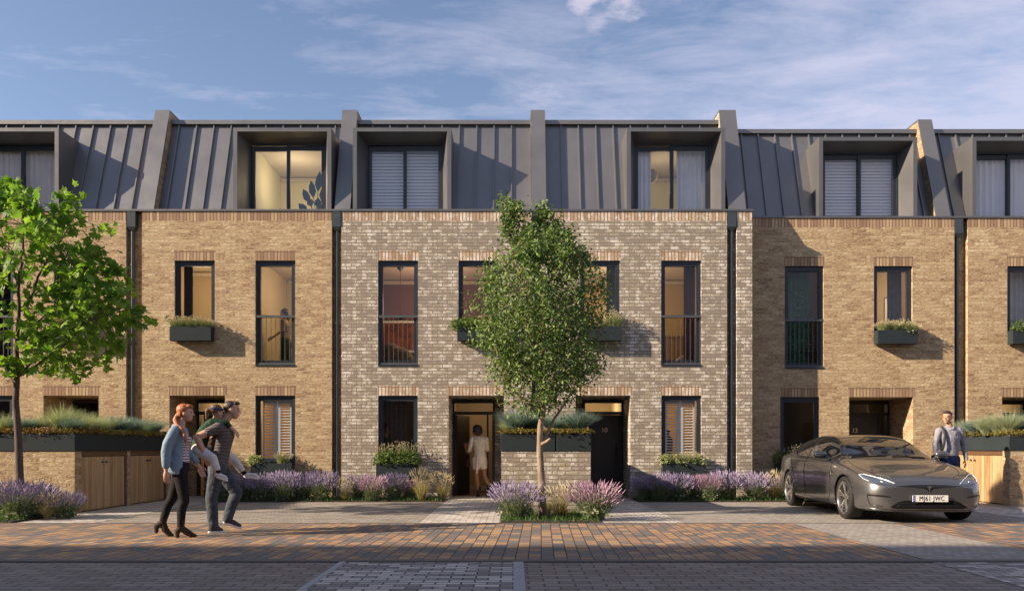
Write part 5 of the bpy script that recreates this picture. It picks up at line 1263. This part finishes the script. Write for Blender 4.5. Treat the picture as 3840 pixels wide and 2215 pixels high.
B = Blob(); B.loft([(.03, 0, .88, .112, .155), (.03, 0, 1.04, .10, .13), (.03, 0, 1.22, .112, .16), (.03, 0, 1.36, .07, .13)]); B.chain([(V((.03, -.17, 1.31)), .062), (V((.02, -.2, 1.08)), .05)]); B.chain([(V((.03, .17, 1.31)), .062), (V((.05, .2, 1.06)), .05)])
B.build('top', cloth('patterned_top', (.36, .31, .27), ((.14, .11, .1), .05, .4)), P, .009, 2)
B = Blob(); B.loft([(.03, 0, .78, .115, .16), (.03, 0, .92, .11, .15)]); B.chain([(V((.03, -.08, .86)), .10), (V((.0, -.08, .45)), .08), (V((.05, -.08, .08)), .07)]); B.chain([(V((.03, .08, .86)), .10), (V((.06, .08, .45)), .08), (V((.12, .08, .08)), .07)])
B.build('trousers', cloth('green_trousers', (.03, .06, .03)), P, .009, 2)
# ------------------------------------------------------------------ parked car (front 3/4)
def carpaint():
    m, nt, b = newmat('grey_metallic_paint'); setp(b, (.155, .153, .155), .30, .75, coat=1.0)
    tc = nd(nt, 'ShaderNodeTexCoord'); n = nd(nt, 'ShaderNodeTexNoise', i_Scale=900.0, i_Detail=1.0); lk(nt, tc.outputs['Object'], n.inputs[0])
    bb = nd(nt, 'ShaderNodeBump'); bb.inputs['Strength'].default_value = .06; bb.inputs['Distance'].default_value = .001; lk(nt, n.outputs[0], bb.inputs['Height']); lk(nt, bb.outputs[0], b.inputs['Normal'])
    return m
M['paint'] = carpaint()
M['cglass'] = plain('tinted_car_glass', (.012, .012, .014), .03, 0, 0, spec=1.0, coat=1.0)
M['tyre'] = plain('tyre_rubber', (.009, .009, .009), .75, 0, .2, 30)
M['grille'] = plain('matt_black_grille', (.008, .008, .008), .8, 0, 0, spec=.1)
M['rim'] = plain('alloy_rim', (.42, .40, .38), .28, .9, .03, 10)
M['cblack'] = plain('gloss_black_trim', (.01, .01, .011), .25, 0, 0)
M['lampg'] = plain('headlight_glass', (.10, .12, .15), .08, .2, 0, spec=1.0, coat=1.0)
M['lampw'] = plain('headlight_strip', (.75, .78, .80), .2, .3, 0)
CAR = thing('parked_car', 'dark grey electric saloon car parked on the driveway with its nose to the street', 'car', (6.235, 11.99, 0), R(-2.9))
# local frame: x across (viewer's right +), y back from the nose, z up
def lin(tab, t):
    if t <= tab[0][0]: return tab[0][1]
    for (a, va), (b, vb) in zip(tab, tab[1:]):
        if t <= b: u = (t-a)/(b-a); u = u; return va+(vb-va)*u
    return tab[-1][1]
HW = [(0, .56), (.04, .68), (.12, .79), (.28, .885), (.5, .935), (.9, .972), (1.5, .968), (2.6, .965), (3.3, .975), (3.9, .985), (4.4, .95), (4.7, .89), (4.9, .78), (4.97, .66)]
SH = [(0, .545), (.04, .575), (.12, .615), (.28, .675), (.5, .74), (.9, .835), (1.4, .905), (2.2, .93), (3.2, .955), (3.9, .985), (4.5, .99), (4.8, .965), (4.97, .90)]
TP = [(0, .56), (.04, .60), (.12, .655), (.28, .725), (.5, .79), (.9, .875), (1.3, .945), (1.42, .975), (1.75, 1.14), (2.1, 1.29), (2.4, 1.365), (2.7, 1.395), (3.05, 1.40), (3.5, 1.365), (3.9, 1.29), (4.3, 1.18), (4.6, 1.10), (4.85, 1.05), (4.97, .97)]
BT = [(0, .22), (.05, .20), (.3, .165), (.6, .16), (4.4, .16), (4.8, .22), (4.97, .32)]
def section(t):
    w, s, p, b = lin(HW, t), lin(SH, t), lin(TP, t), lin(BT, t); g = p-s
    q = min(1, max(0, (g-.09)/.20)); q = q*q*(3-2*q)
    pts = [(0, b), (.55*w, b), (.88*w, b+.005), (.965*w, b+.05), (.985*w, b+.16), (w, b+(s-b)*.52), (.995*w, b+(s-b)*.76), (.965*w, s-.03), (.93*w, s)]
    hood = [(.86*w, s+.22*g), (.74*w, s+.48*g), (.56*w, s+.74*g), (.34*w, s+.92*g), (.16*w, s+.985*g), (0, p)]
    cab = [(.90*w, s+.05*g), (.80*w, s+.48*g), (.665*w, s+.86*g), (.56*w, s+.945*g), (.30*w, s+.99*g), (0, p)]
    return pts+[(h[0]*(1-q)+c[0]*q, h[1]*(1-q)+c[1]*q) for h, c in zip(hood, cab)]
ts = [0, .04, .12, .22, .35, .5, .7, .9, 1.1, 1.28, 1.38, 1.48, 1.62, 1.8, 2.0, 2.2, 2.4, 2.6, 2.85, 3.1, 3.35, 3.6, 3.85, 4.1, 4.3, 4.5, 4.65, 4.78, 4.88, 4.97]
vs = []; fs = []; secs = [section(t) for t in ts]; n = len(secs[0])
ring = [(i, 1) for i in range(n)]+[(i, -1) for i in range(n-2, 0, -1)]
for t, sc_ in zip(ts, secs):
    for i, sg in ring: vs.append((sc_[i][0]*sg, t, sc_[i][1]))
m = len(ring)
for j in range(len(ts)-1):
    for i in range(m): k = (i+1) % m; fs.append((j*m+i, j*m+k, (j+1)*m+k, (j+1)*m+i))
def capface(off, rev):
    f = []
    # strips between left and right halves keep the cap flat and quad
    for i in range(n-1):
        a, b_ = i, i+1; c = (m-i) % m; d = (m-i-1) % m
        q = [off+a, off+b_, off+d, off+c]; q = list(dict.fromkeys(q))
        if len(q) >= 3: f.append(tuple(q[::-1] if rev else q))
    return f
fs += capface(0, False)+capface((len(ts)-1)*m, True)
me = bpy.data.meshes.new('body'); me.from_pydata(vs, [], fs); bmh = bmesh.new(); bmh.from_mesh(me); bmesh.ops.recalc_face_normals(bmh, faces=bmh.faces); bmh.to_mesh(me); bmh.free()
t0 = bpy.data.objects.new('t', me); COL.objects.link(t0)
q = t0.modifiers.new('s', 'SUBSURF'); q.levels = 2
cuts = []
for yy in (.90, 3.86):
    for sg in (-1, 1):
        c = MB(); c.lathe([(0, sg*.58), (.372, sg*.58), (.372, sg*1.2), (0, sg*1.2)], 40, (0, yy, .345), 'X')
        me2 = c.mesh('c', []); b2 = bmesh.new(); b2.from_mesh(me2); bmesh.ops.remove_doubles(b2, verts=b2.verts, dist=1e-4); bmesh.ops.recalc_face_normals(b2, faces=b2.faces); b2.to_mesh(me2); b2.free()
        co = bpy.data.objects.new('c', me2); COL.objects.link(co); cuts.append(co)
        bo = t0.modifiers.new('b', 'BOOLEAN'); bo.operation = 'DIFFERENCE'; bo.object = co; bo.solver = 'EXACT'
dg = bpy.context.evaluated_depsgraph_get(); bm_ = bpy.data.meshes.new_from_object(t0.evaluated_get(dg)); bm_.name = 'body'
for o in cuts+[t0]: bpy.data.objects.remove(o)
bm_.materials.clear(); bm_.materials.append(M['paint']); bm_.materials.append(M['cblack'])
bb = bmesh.new(); bb.from_mesh(bm_)
for e in bb.edges:
    if len(e.link_faces) == 2 and e.calc_face_angle(0) > R(35): e.smooth = False
for f in bb.faces:
    f.smooth = True
    c = f.calc_center_median()
    for yy in (.90, 3.86):
        if abs(((c.y-yy)**2+(c.z-.345)**2)**.5-.370) < .012 and abs(c.x) > .57: f.material_index = 1
        if abs(abs(c.x)-.58) < .004 and abs(c.y-yy) < .4: f.material_index = 1
    if c.z < .205 and f.normal.z < -.5: f.material_index = 1
tree_bvh = BVHTree.FromBMesh(bb); bb.to_mesh(bm_); bb.free()
body = put('body', bm_, CAR)
def ray(o, d):
    h = tree_bvh.ray_cast(V(o), V(d)); return h[0], h[1]
def patch(name, top, bot, mode, mat, nu=20, nv=8, off=.004, parent=None, thick=True):
    """fill between two polylines, dropped on the body. mode 'top' (x,y) from above; 'side-'/'side+' (y,z); 'front' (x,z)"""
    def samp(pl, u):
        L = [0]
        for a, b in zip(pl, pl[1:]): L.append(L[-1]+math.dist(a, b))
        d = u*L[-1]
        for i in range(len(pl)-1):
            if d <= L[i+1]+1e-9: k = (d-L[i])/max(L[i+1]-L[i], 1e-9); return tuple(p+(q-p)*k for p, q in zip(pl[i], pl[i+1]))
        return pl[-1]
    b = MB(); grid = []
    for j in range(nv+1):
        row = []
        for i in range(nu+1):
            a, c = samp(bot, i/nu), samp(top, i/nu); p = (a[0]+(c[0]-a[0])*j/nv, a[1]+(c[1]-a[1])*j/nv)
            if mode == 'top': h, nn = ray((p[0], p[1], 3), (0, 0, -1))
            elif mode == 'front': h, nn = ray((p[0], -2, p[1]), (0, 1, 0))
            elif mode == 'side-': h, nn = ray((-3, p[0], p[1]), (1, 0, 0))
            else: h, nn = ray((3, p[0], p[1]), (-1, 0, 0))
            row.append(h+nn*off if h else None)
        grid.append(row)
    vs = []; ix = {}; fs = []
    for j, row in enumerate(grid):
        for i, p in enumerate(row):
            if p is not None: ix[i, j] = len(vs); vs.append(p)
    for j in range(nv):
        for i in range(nu):
            k = [(i, j), (i+1, j), (i+1, j+1), (i, j+1)]
            if all(q in ix for q in k): fs.append(tuple(ix[q] for q in k))
    b.faces(vs, fs); return b.build(name, mat, parent or CAR, smooth=True)
def line(name, pts, mode, w=.004, mat=None, off=.0015, parent=None, n=14):
    P = []
    for a, c in zip(pts, pts[1:]):
        for k in range(n):
            u = k/n; P.append((a[0]+(c[0]-a[0])*u, a[1]+(c[1]-a[1])*u))
    P.append(pts[-1]); hp = []
    for p in P:
        if mode == 'top': h, nn = ray((p[0], p[1], 3), (0, 0, -1))
        elif mode == 'front': h, nn = ray((p[0], -2, p[1]), (0, 1, 0))
        elif mode == 'side-': h, nn = ray((-3, p[0], p[1]), (1, 0, 0))
        else: h, nn = ray((3, p[0], p[1]), (-1, 0, 0))
        if h: hp.append(h+nn*off)
    b = MB(); b.tube(hp, w, 6)
    return b.build(name, mat or M['cblack'], parent or CAR, smooth=True)
# glass
patch('windscreen', [(-.55, 2.22), (-.3, 2.27), (0, 2.29), (.3, 2.27), (.55, 2.22)], [(-.735, 1.52), (-.5, 1.42), (-.2, 1.375), (.2, 1.375), (.5, 1.42), (.735, 1.52)], 'top', M['cglass'], 28, 12)
patch('glass_roof', [(-.50, 3.65), (0, 3.72), (.50, 3.65)], [(-.53, 2.30), (0, 2.36), (.53, 2.30)], 'top', M['cglass'], 20, 14)
for sd, nm in (('side-', -1), ('side+', 1)):
    patch('side_window', [(1.80, 1.10), (2.1, 1.235), (2.45, 1.315), (2.84, 1.335)], [(1.62, .975), (2.1, .975), (2.5, .98), (2.86, .985)], sd, M['cglass'], 20, 8)
    patch('side_window', [(2.93, 1.335), (3.3, 1.31), (3.6, 1.25), (3.86, 1.165)], [(2.95, .985), (3.3, 1.0), (3.7, 1.035), (3.95, 1.09)], sd, M['cglass'], 16, 8)
    line('window_trim', [(1.52, .955), (2.5, .966), (3.3, .985), (3.75, 1.025), (4.05, 1.10)], sd, .006, M['cblack'], .002)
    line('window_trim', [(1.86, 1.155), (2.1, 1.255), (2.45, 1.335), (2.9, 1.352), (3.35, 1.325), (3.7, 1.245), (4.05, 1.11)], sd, .006, M['cblack'], .001)
    line('door_seam', [(1.52, .93), (1.46, .70), (1.47, .42), (1.60, .26)], sd); line('door_seam', [(2.90, .97), (2.88, .60), (2.84, .27)], sd); line('door_seam', [(1.6, .265), (2.84, .27), (3.35, .28)], sd)
    line('door_seam', [(3.78, .97), (3.62, .82), (3.48, .60), (3.38, .30)], sd)
    for y0_ in (2.62, 3.52): line('door_handle', [(y0_, .80), (y0_+.2, .805)], sd, .008, M['steel'], .001)
    line('side_marker', [(1.30, .735), (1.42, .75)], sd, .014, M['cblack'], .0)
    line('sill_trim', [(1.32, .215), (2.4, .21), (3.42, .22)], sd, .018, M['cblack'], -.004)
# nose
for sg in (-1, 1):
    f = lambda pl: [(sg*x, z) for x, z in pl]
    hl_ = patch('headlight', f([(.865, .735), (.80, .735), (.70, .700), (.58, .655), (.475, .600)]), f([(.845, .665), (.80, .628), (.70, .603), (.58, .592), (.472, .592)]), 'front', M['lampg'], 18, 7, .004)
    line('light_strip', f([(.80, .635), (.845, .668), (.862, .722), (.80, .732), (.70, .700), (.58, .655), (.48, .603)]), 'front', .0065, M['lampw'], .007, hl_)
    line('lamp_lens', f([(.66, .634), (.63, .624)]), 'front', .016, M['steel'], .003, hl_)
    patch('side_intake', f([(.835, .445), (.72, .438), (.60, .420), (.55, .405)]), f([(.830, .415), (.72, .408), (.62, .405), (.55, .400)]), 'front', M['cblack'], 10, 3, .004)
    line('bumper_seam', f([(.838, .43), (.82, .34), (.80, .285), (.66, .265)]), 'front', .006)
    line('bonnet_seam', [(sg*.70, 1.40), (sg*.755, 1.0), (sg*.74, .7), (sg*.63, .40), (sg*.45, .22)], 'top', .0035)
    line('bonnet_crease', [(sg*.40, 1.32), (sg*.36, .9), (sg*.28, .45)], 'top', .006, M['paint'], -.003)
patch('nose_trim', [(-.50, .565), (-.25, .585), (0, .59), (.25, .585), (.50, .565)], [(-.50, .562), (-.25, .552), (-.07, .540), (0, .488), (.07, .540), (.25, .552), (.50, .562)], 'front', M['cblack'], 30, 4, .004)
patch('lower_grille', [(-.44, .335), (-.38, .355), (0, .36), (.38, .355), (.44, .335)], [(-.57, .255), (-.50, .232), (0, .228), (.50, .232), (.57, .255)], 'front', M['grille'], 26, 6, .003)
for k in range(4): line('grille_bar', [(-.42-.02*k, .335-k*.024), (0, .338-k*.024), (.42+.02*k, .335-k*.024)], 'front', .0035, M['tyre'], .005)
line('front_lip', [(-.86, .235), (-.6, .205), (0, .195), (.6, .205), (.86, .235)], 'front', .016, M['paint'], .004)
# emblem: plain T-like shield mark as on the nose
b = MB(); zb_ = .535; hy, nn_ = ray((0, -2, zb_), (0, 1, 0)); ye = hy.y-.012
sx, sz = 1.15, 1.15
arc = [(-.030, .026), (-.018, .031), (0, .033), (.018, .031), (.030, .026), (.027, .020), (.014, .025), (0, .0265), (-.014, .025), (-.027, .020)]
b.prism([(x*sx, ye, zb_+z*sz) for x, z in arc], (0, .006, 0))
tee = [(-.026, .016), (-.013, .0205), (-.005, .021), (0, .013), (.005, .021), (.013, .0205), (.026, .016), (.022, .009), (.010, .013), (0, -.036), (-.010, .013), (-.022, .009)]
b.prism([(x*sx, ye, zb_+z*sz) for x, z in tee], (0, .006, 0)); b.build('emblem', M['steel'], CAR)
# number plate
hy, _ = ray((0, -2, .39), (0, 1, 0)); yp = hy.y-.04
pl = MB(); pl.box(-.26, .26, yp, yp+.012, .338, .438); po = pl.build('number_plate', plain('plate_white', (.72, .72, .68), .4, 0, .02), CAR, bevel=.003)
pl = MB(); pl.box(-.22, .22, yp+.0125, yp+.08, .35, .42); pl.build('plate_bracket', M['cblack'], CAR)
t = text_mesh('plate_text', 'MJ61 JWC', .098, .001, M['cblack'], .80, bold=.0); t.parent = po; t.rotation_euler = (R(90), 0, 0); t.location = (.018, yp-.002, .388)
pl = MB(); pl.box(-.257, -.222, yp-.002, yp+.001, .341, .435); pl.build('plate_band', plain('plate_blue', (.02, .05, .30), .4, 0, 0), po)
pl = MB()
for k in range(3): pl.box(-.250, -.230, yp-.003, yp-.0021, .358+k*.027, .364+k*.027)
pl.build('plate_mark', M['rubber_w'], po)
# wipers, mirrors
line('wiper', [(-.62, 1.50), (-.05, 1.46)], 'top', .007, M['cblack'], .012); line('wiper', [(.05, 1.44), (.60, 1.47)], 'top', .007, M['cblack'], .012)
for sg in (-1, 1):
    B = Blob(); B.ell((sg*1.02, 1.78, 1.035), (.115, .055, .062)); B.ell((sg*1.06, 1.80, 1.03), (.075, .05, .055)); B.cap((sg*.97, 1.79, .995), .022, (sg*.88, 1.76, .955), .026)
    mo = B.build('mirror', M['paint'], CAR, .01, 3)
    b = MB(); b.tube([(sg*.92, 1.74, .985), (sg*1.0, 1.725, .975), (sg*1.12, 1.76, .985)], [.012, .016, .010], 8); b.build('mirror_base', M['cblack'], mo, smooth=True)
# wheels
for yy in (.90, 3.86):
    for sg in (-1, 1):
        rear = yy > 2
        b = MB(); xo = sg*(.965 if rear else .955); xi = sg*.72
        prof = [(.262, xo-sg*.012), (.275, xo-sg*.002), (.305, xo), (.330, xo-sg*.008), (.343, xo-sg*.030), (.345, xo-sg*.06), (.345, xi+sg*.05), (.338, xi+sg*.02), (.30, xi), (.262, xi)]
        b.lathe(prof, 48, (0, yy, .345), 'X'); w = b.build('wheel', M['tyre'], CAR, smooth=True)
        b = MB(); b.lathe([(.264, xo-sg*.008), (.258, xo-sg*.006), (.248, xo-sg*.02), (.244, xo-sg*.06), (.24, xo-sg*.18)], 48, (0, yy, .345), 'X')
        b.lathe([(0, xo-sg*.035), (.03, xo-sg*.035), (.034, xo-sg*.05), (.05, xo-sg*.055), (.06, xo-sg*.08)], 24, (0, yy, .345), 'X')
        for k in range(5):
            for dq in (-.20, .20):
                a0 = 2*math.pi*k/5+.3; a1 = a0+dq; xf = xo-sg*.022; xb = xo-sg*.055
                P0 = V((xb, yy+.035*math.cos(a0+dq*.5), .345+.035*math.sin(a0+dq*.5))); P1 = V((xf-sg*.012, yy+.14*math.cos(a0+dq*.55), .345+.14*math.sin(a0+dq*.55))); P2 = V((xf, yy+.252*math.cos(a1), .345+.252*math.sin(a1)))
                b.tube([P0, P1, P2], [.020, .014, .013], 8)
        b.build('rim', M['rim'], w, autos=True)
        b = MB(); b.lathe([(0, xo-sg*.13), (.18, xo-sg*.13), (.185, xo-sg*.14), (.19, xo-sg*.15), (.24, xo-sg*.16)], 32, (0, yy, .345), 'X'); b.build('brake_disc', M['cblack'], w, smooth=True)
# ------------------------------------------------------------------ things seen through the windows
def top(o, label, cat, group=None): return tag(o, label, cat, group)
def blind(x0, x1, z0, z1, y, label, mat, pitch=.05, tilt=.5):
    b = MB(); z = z0
    while z < z1:
        b.face([(x0, y, z), (x1, y, z), (x1, y+.03*tilt, z+pitch*.86), (x0, y+.03*tilt, z+pitch*.86)]); z += pitch
    for xx in (x0+.25, x1-.25): b.box(xx-.004, xx+.004, y-.004, y-.001, z0, z1)
    return top(b.build('venetian_blind', mat), label, 'blind', 'blinds in the dormer windows')
def curtain(x0, x1, z0, z1, y, label, mat, n=8, amp=.03, seed=1):
    r = random.Random(seed); b = MB(); N = n*8; vs = []; ph = [r.uniform(-.7, .7) for _ in range(n+2)]
    for i in range(N+1):
        u = i/N; yy = y+amp*math.sin(u*n*2*math.pi+ph[int(u*n)]*.6); vs += [(x0+(x1-x0)*u, yy, z0), (x0+(x1-x0)*u, yy, z1)]
    b.faces(vs, [(2*i, 2*i+2, 2*i+3, 2*i+1) for i in range(N)])
    return top(b.build('curtain', mat, smooth=True), label, 'curtain')
M['blindm'] = plain('pale_blind', (.80, .76, .78), .6, 0, .02)
M['sheer'] = plain('pale_sheer_curtain', (.80, .77, .78), .9, 0, .05, 3)
blind(dm3[0]+.08, dm3[1]-.08, 6.5, 8.0, DA+.64, 'closed pale venetian blind in the dormer of the house with the open door', M['blindm'], .075, .35)
blind(dm5[0]+.08, dm5[1]-.08, 6.5, 8.0, DB+.64, 'pale venetian blind in the dormer above door number 12', M['blindm'], .075, .35)
curtain(dm6[0]+.05, dm6[1]-.05, 6.5, 8.05, DB+.66, 'pale drawn curtain in the dormer at the right picture edge', M['sheer'], 12, .035)
curtain(dm1[0]+.05, dm1[1]-.05, 6.5, 8.05, DA+.66, 'pale drawn curtain in the dormer above the maple tree', M['sheer'], 14, .02)
curtain(dm4[0]+.02, dm4[0]+.42, 6.5, 8.05, DA+.70, 'pale curtain at the left of the dormer above door number 10', M['sheer'], 4, .03)
curtain(dm4[1]-.72, dm4[1]-.02, 6.5, 8.05, DA+.70, 'pale curtain at the right of the dormer above door number 10', M['sheer'], 6, .03)
# house plant in the yellow dormer
hp = thing('house_plant', 'big-leaved house plant standing in the yellow-lit dormer window', 'plant', (-4.62, DA+.95, 6.48)); r = random.Random(4)
b = MB()
for dx, dz, tw in ((-.30, .72, .2), (-.12, .92, .5), (.08, 1.15, -.2), (.02, .55, .6), (-.42, .38, .1), (.20, .80, -.5), (.12, .35, -.4), (-.2, .55, 0)):
    p0 = V((0, 0, .05)); p1 = V((dx*.55, r.uniform(-.05, .1), dz*.55)); p2 = V((dx, r.uniform(-.05, .12), dz)); s_ = V((tw*.3, .0, 0))
    d = (p2-p1).normalized(); e = d.cross(V((0, 1, 0))).normalized()*.085
    b.tube([p0, p1], [.012, .008], 6); b.faces([p1, p1.lerp(p2, .35)+e, p2, p1.lerp(p2, .35)-e, p1.lerp(p2, .7)+e*.8, p1.lerp(p2, .7)-e*.8], [(0, 1, 4, 2, 5, 3)])
b.build('leaves', plain('dark_leaf', (.03, .055, .045), .5, 0, .2), hp)
b = MB(); b.lathe([(0, 0), (.12, 0), (.15, .22), (.13, .22), (.12, .2), (0, .2)], 20); b.build('pot', M['white'], hp, smooth=True)
b = MB(); b.box(-6.0, -4.2, DA+2.6, DA+2.85, 6.49, 6.95); b.box(-6.0, -4.2, DA+2.58, DA+2.87, 6.95, 6.99)
top(b.build('shelf_unit', M['white']), 'low white shelf unit along the back of the yellow-lit attic room', 'shelf')
# globe lamp in the dormer over number 10
b = MB(); b.lathe([(0, -.17), (.09, -.145), (.15, -.08), (.17, 0), (.15, .08), (.09, .145), (.02, .17)], 24, (3.28, DA+1.3, 7.62)); b.tube([(3.28, DA+1.3, 7.78), (3.28, DA+1.3, 8.11)], .006, 6)
top(b.build('globe_lamp', plain('paper_shade', (.42, .34, .26), .8), smooth=True), 'round paper globe lamp in the dormer above door number 10', 'lamp')
# window shutters on the ground floor
M['shutw'] = plain('shutter_paint', (.60, .60, .61), .5, 0, .03, 4)
def shutters(x0, x1, z0, z1, y, label, mid=.13):
    S_ = thing('window_shutters', label, 'shutters', ((x0+x1)/2, y, z0), 0, 'white louvred shutters'); xm = (x0+x1)/2
    for a, c in ((x0, xm-.006), (xm+.006, x1)):
        b = MB(True); st = .035; ins = mid/2
        i0, i1 = (a+st, c-ins) if a == x0 else (a+ins, c-st)
        b.box(a, i0, y, y+.03, z0, z1); b.box(i1, c, y, y+.03, z0, z1); b.box(i0, i1, y, y+.03, z0, z0+.07); b.box(i0, i1, y, y+.03, z1-.07, z1)
        z = z0+.09
        while z < z1-.09:
            b.prism([(i0, y-.006, z-.010), (i0, y-.002, z-.014), (i0, y+.036, z+.008), (i0, y+.032, z+.012)], (i1-i0, 0, 0)); z += .062
        b.build('shutter_panel', M['shutw'], S_)
shutters(-5.62, -4.98, .84, 2.2, DA+.15, 'white louvred shutters in the ground-floor window by the walking family')
shutters(3.41, 4.07, .84, 2.2, DA+.15, 'white louvred shutters in the ground-floor window right of door number 10')
# curtains, pictures, lamps in the rooms
curtain(-2.96, -2.42, .05, 2.5, DA+.40, 'brown slatted drape in the dark ground-floor window of the grey house', plain('brown_drape', (.07, .04, .03), .9, 0, .2), 5)
curtain(6.2, 6.95, 3.0, 5.4, DB+.42, 'green and brown curtain in the tall window above the parked car', plain('green_curtain', (.02, .13, .06), .9, 0, .5, 2.5), 7, .03)
curtain(8.78, 9.12, 3.6, 5.4, DB+.45, 'grey blind drape at the right of the window above door number 12', plain('grey_drape', (.16, .15, .17), .9, 0, .2), 4, .02)
curtain(11.36, 12.15, 3.0, 5.4, DB+.42, 'light grey curtain in the upper window at the right picture edge', plain('light_grey_drape', (.52, .47, .45), .9, 0, .1), 7, .03)
curtain(3.88, 4.14, 2.95, 5.4, DA+.42, 'dark red curtain in the tall upper window over number 10\'s side', plain('plum_curtain', (.13, .035, .03), .9, 0, .1), 4, .02)
curtain(2.12, 2.36, 2.95, 5.4, DA+.42, 'dark curtain in the upper window right of the tree crown', plain('slate_curtain', (.10, .08, .08), .9, 0, .1), 3, .02)
curtain(-7.50, -7.30, 2.95, 5.4, DA+.42, 'dark curtain at the left of the upper window above the walking couple', plain('aubergine_curtain', (.04, .025, .03), .9, 0, .1), 3, .02)
def picture(loc, w, h, label, cols, rz=0):
    Pc = thing('picture', label, 'picture', loc, rz); b = MB(); frame_mesh(b, -w/2, w/2, -h/2, h/2, -.02, .02, .025); b.build('picture_frame', M['frame'], Pc)
    b = MB(); b.box(-w/2+.025, w/2-.025, -.005, .005, -h/2+.025, h/2-.025); b.build('mount', M['white'], Pc)
    m, nt, bs = newmat('painting'); tc = nd(nt, 'ShaderNodeTexCoord'); n = nd(nt, 'ShaderNodeTexNoise', i_Scale=3.5, i_Detail=3.0, i_Distortion=1.0); lk(nt, tc.outputs['Object'], n.inputs[0]); lk(nt, ramp(nt, n.outputs[0], cols), bs.inputs['Base Color'])
    b = MB(); b.box(-w/2+.09, w/2-.09, -.009, -.0055, -h/2+.09, h/2-.09); b.build('canvas', m, Pc)
picture((9.325, DB+1.35, 4.4), .8, 1.0, 'framed orange abstract picture on the wall of the room above door number 12', [(.3, (.10, .16, .03)), (.45, (.75, .22, .05)), (.6, (.9, .45, .2)), (.75, (.75, .6, .45))], R(90))
picture((-3.0, DA+3.5, 4.1), 1.3, .9, 'dark red framed picture deep inside the grey house\'s upper room', [(.3, (.06, .02, .01)), (.6, (.25, .08, .03)), (.8, (.45, .22, .1))])
def pendant(x, y, z, drop, label):
    b = MB(); b.tube([(x, y, z), (x, y, z-drop)], .006, 6); b.lathe([(.09, z), (.07, z-.03), (.012, z-.09), (.006, z-.1)], 16, (x, y, 0)); b.lathe([(.02, z-drop), (.10, z-drop-.12), (.095, z-drop-.12), (.015, z-drop-.005)], 20, (x, y, 0))
    return top(b.build('pendant_lamp', M['frame'], smooth=True), label, 'lamp')
pendant(-2.80, DA+2.0, 5.6, 1.15, 'black pendant lamp hanging in the tall upper window of the grey house')
for x, y, lab in ((-4.95, DA+1.0, 'ceiling light in the room where a person stands upstairs'), (-2.75, DA+1.0, 'ceiling light above the pendant in the grey house'), (3.75, DA+1.2, 'ceiling light in the ochre upper room')):
    b = MB(); b.box(x-.08, x+.08, y-.08, y+.08, 5.55, 5.615); top(b.build('ceiling_light', M['white']), lab, 'lamp')
b = MB(); b.box(3.3, 4.6, DA+2.2, DA+2.6, 2.86, 3.9); b.box(3.28, 4.62, DA+2.18, DA+2.62, 3.9, 3.94); top(b.build('cupboard', M['oak']), 'tall oak cupboard in the ochre upper room', 'cupboard')
b = MB(); b.prism([(3.62, DA+.9, 2.86), (4.05, DA+.9, 2.86), (4.05, DA+.9, 3.35), (3.62, DA+.9, 3.05)], (0, .5, 0)); top(b.build('armchair', M['cream']), 'cream armchair seen through the tall window over number 10', 'chair')
b = MB(); r = random.Random(8); g_ = MB(); leaflets(g_, 500, 1.9, .28, .12, r)
top(put('tall_plant', g_.mesh('tall_plant', M['boxgreen'])), 'leafy plant climbing inside the tall window above the parked car', 'plant').location = (6.72, DB+.55, 2.95)
B = Blob(); B.ell((0, 0, .32), (.34, .2, .26)); B.ell((.25, 0, .2), (.2, .18, .2)); B.ell((-.2, .05, .52), (.22, .12, .16)); sf_ = B.build('draped_sofa', plain('mottled_throw', (.18, .14, .09), .9, 0, .5, 9), None, .02, 2); sf_.location = (-2.78, DA+1.5, 3.0); top(sf_, 'rounded armchair with a mottled throw in the grey house\'s tall window', 'chair')
B = Blob(); B.chain([(V((0, 0, .45)), .13), (V((0, 0, .85)), .15)]); B.cap((0, 0, 1.0), .05, (0, 0, 1.05), .09); B.chain([(V((-.12, 0, .88)), .05), (V((-.2, -.1, .6)), .04), (V((0, -.2, .55)), .035)]); B.chain([(V((0, 0, .42)), .10), (V((.1, -.35, .42)), .08), (V((.1, -.38, .05)), .06)])
ps = B.build('person', M['legging'], None, .012, 2); ps.location = (3.62, DA+1.1, .45); ps.scale = (1, 1, 1.0); top(ps, 'seated person in dark clothes behind the shutters right of door number 10', 'person')
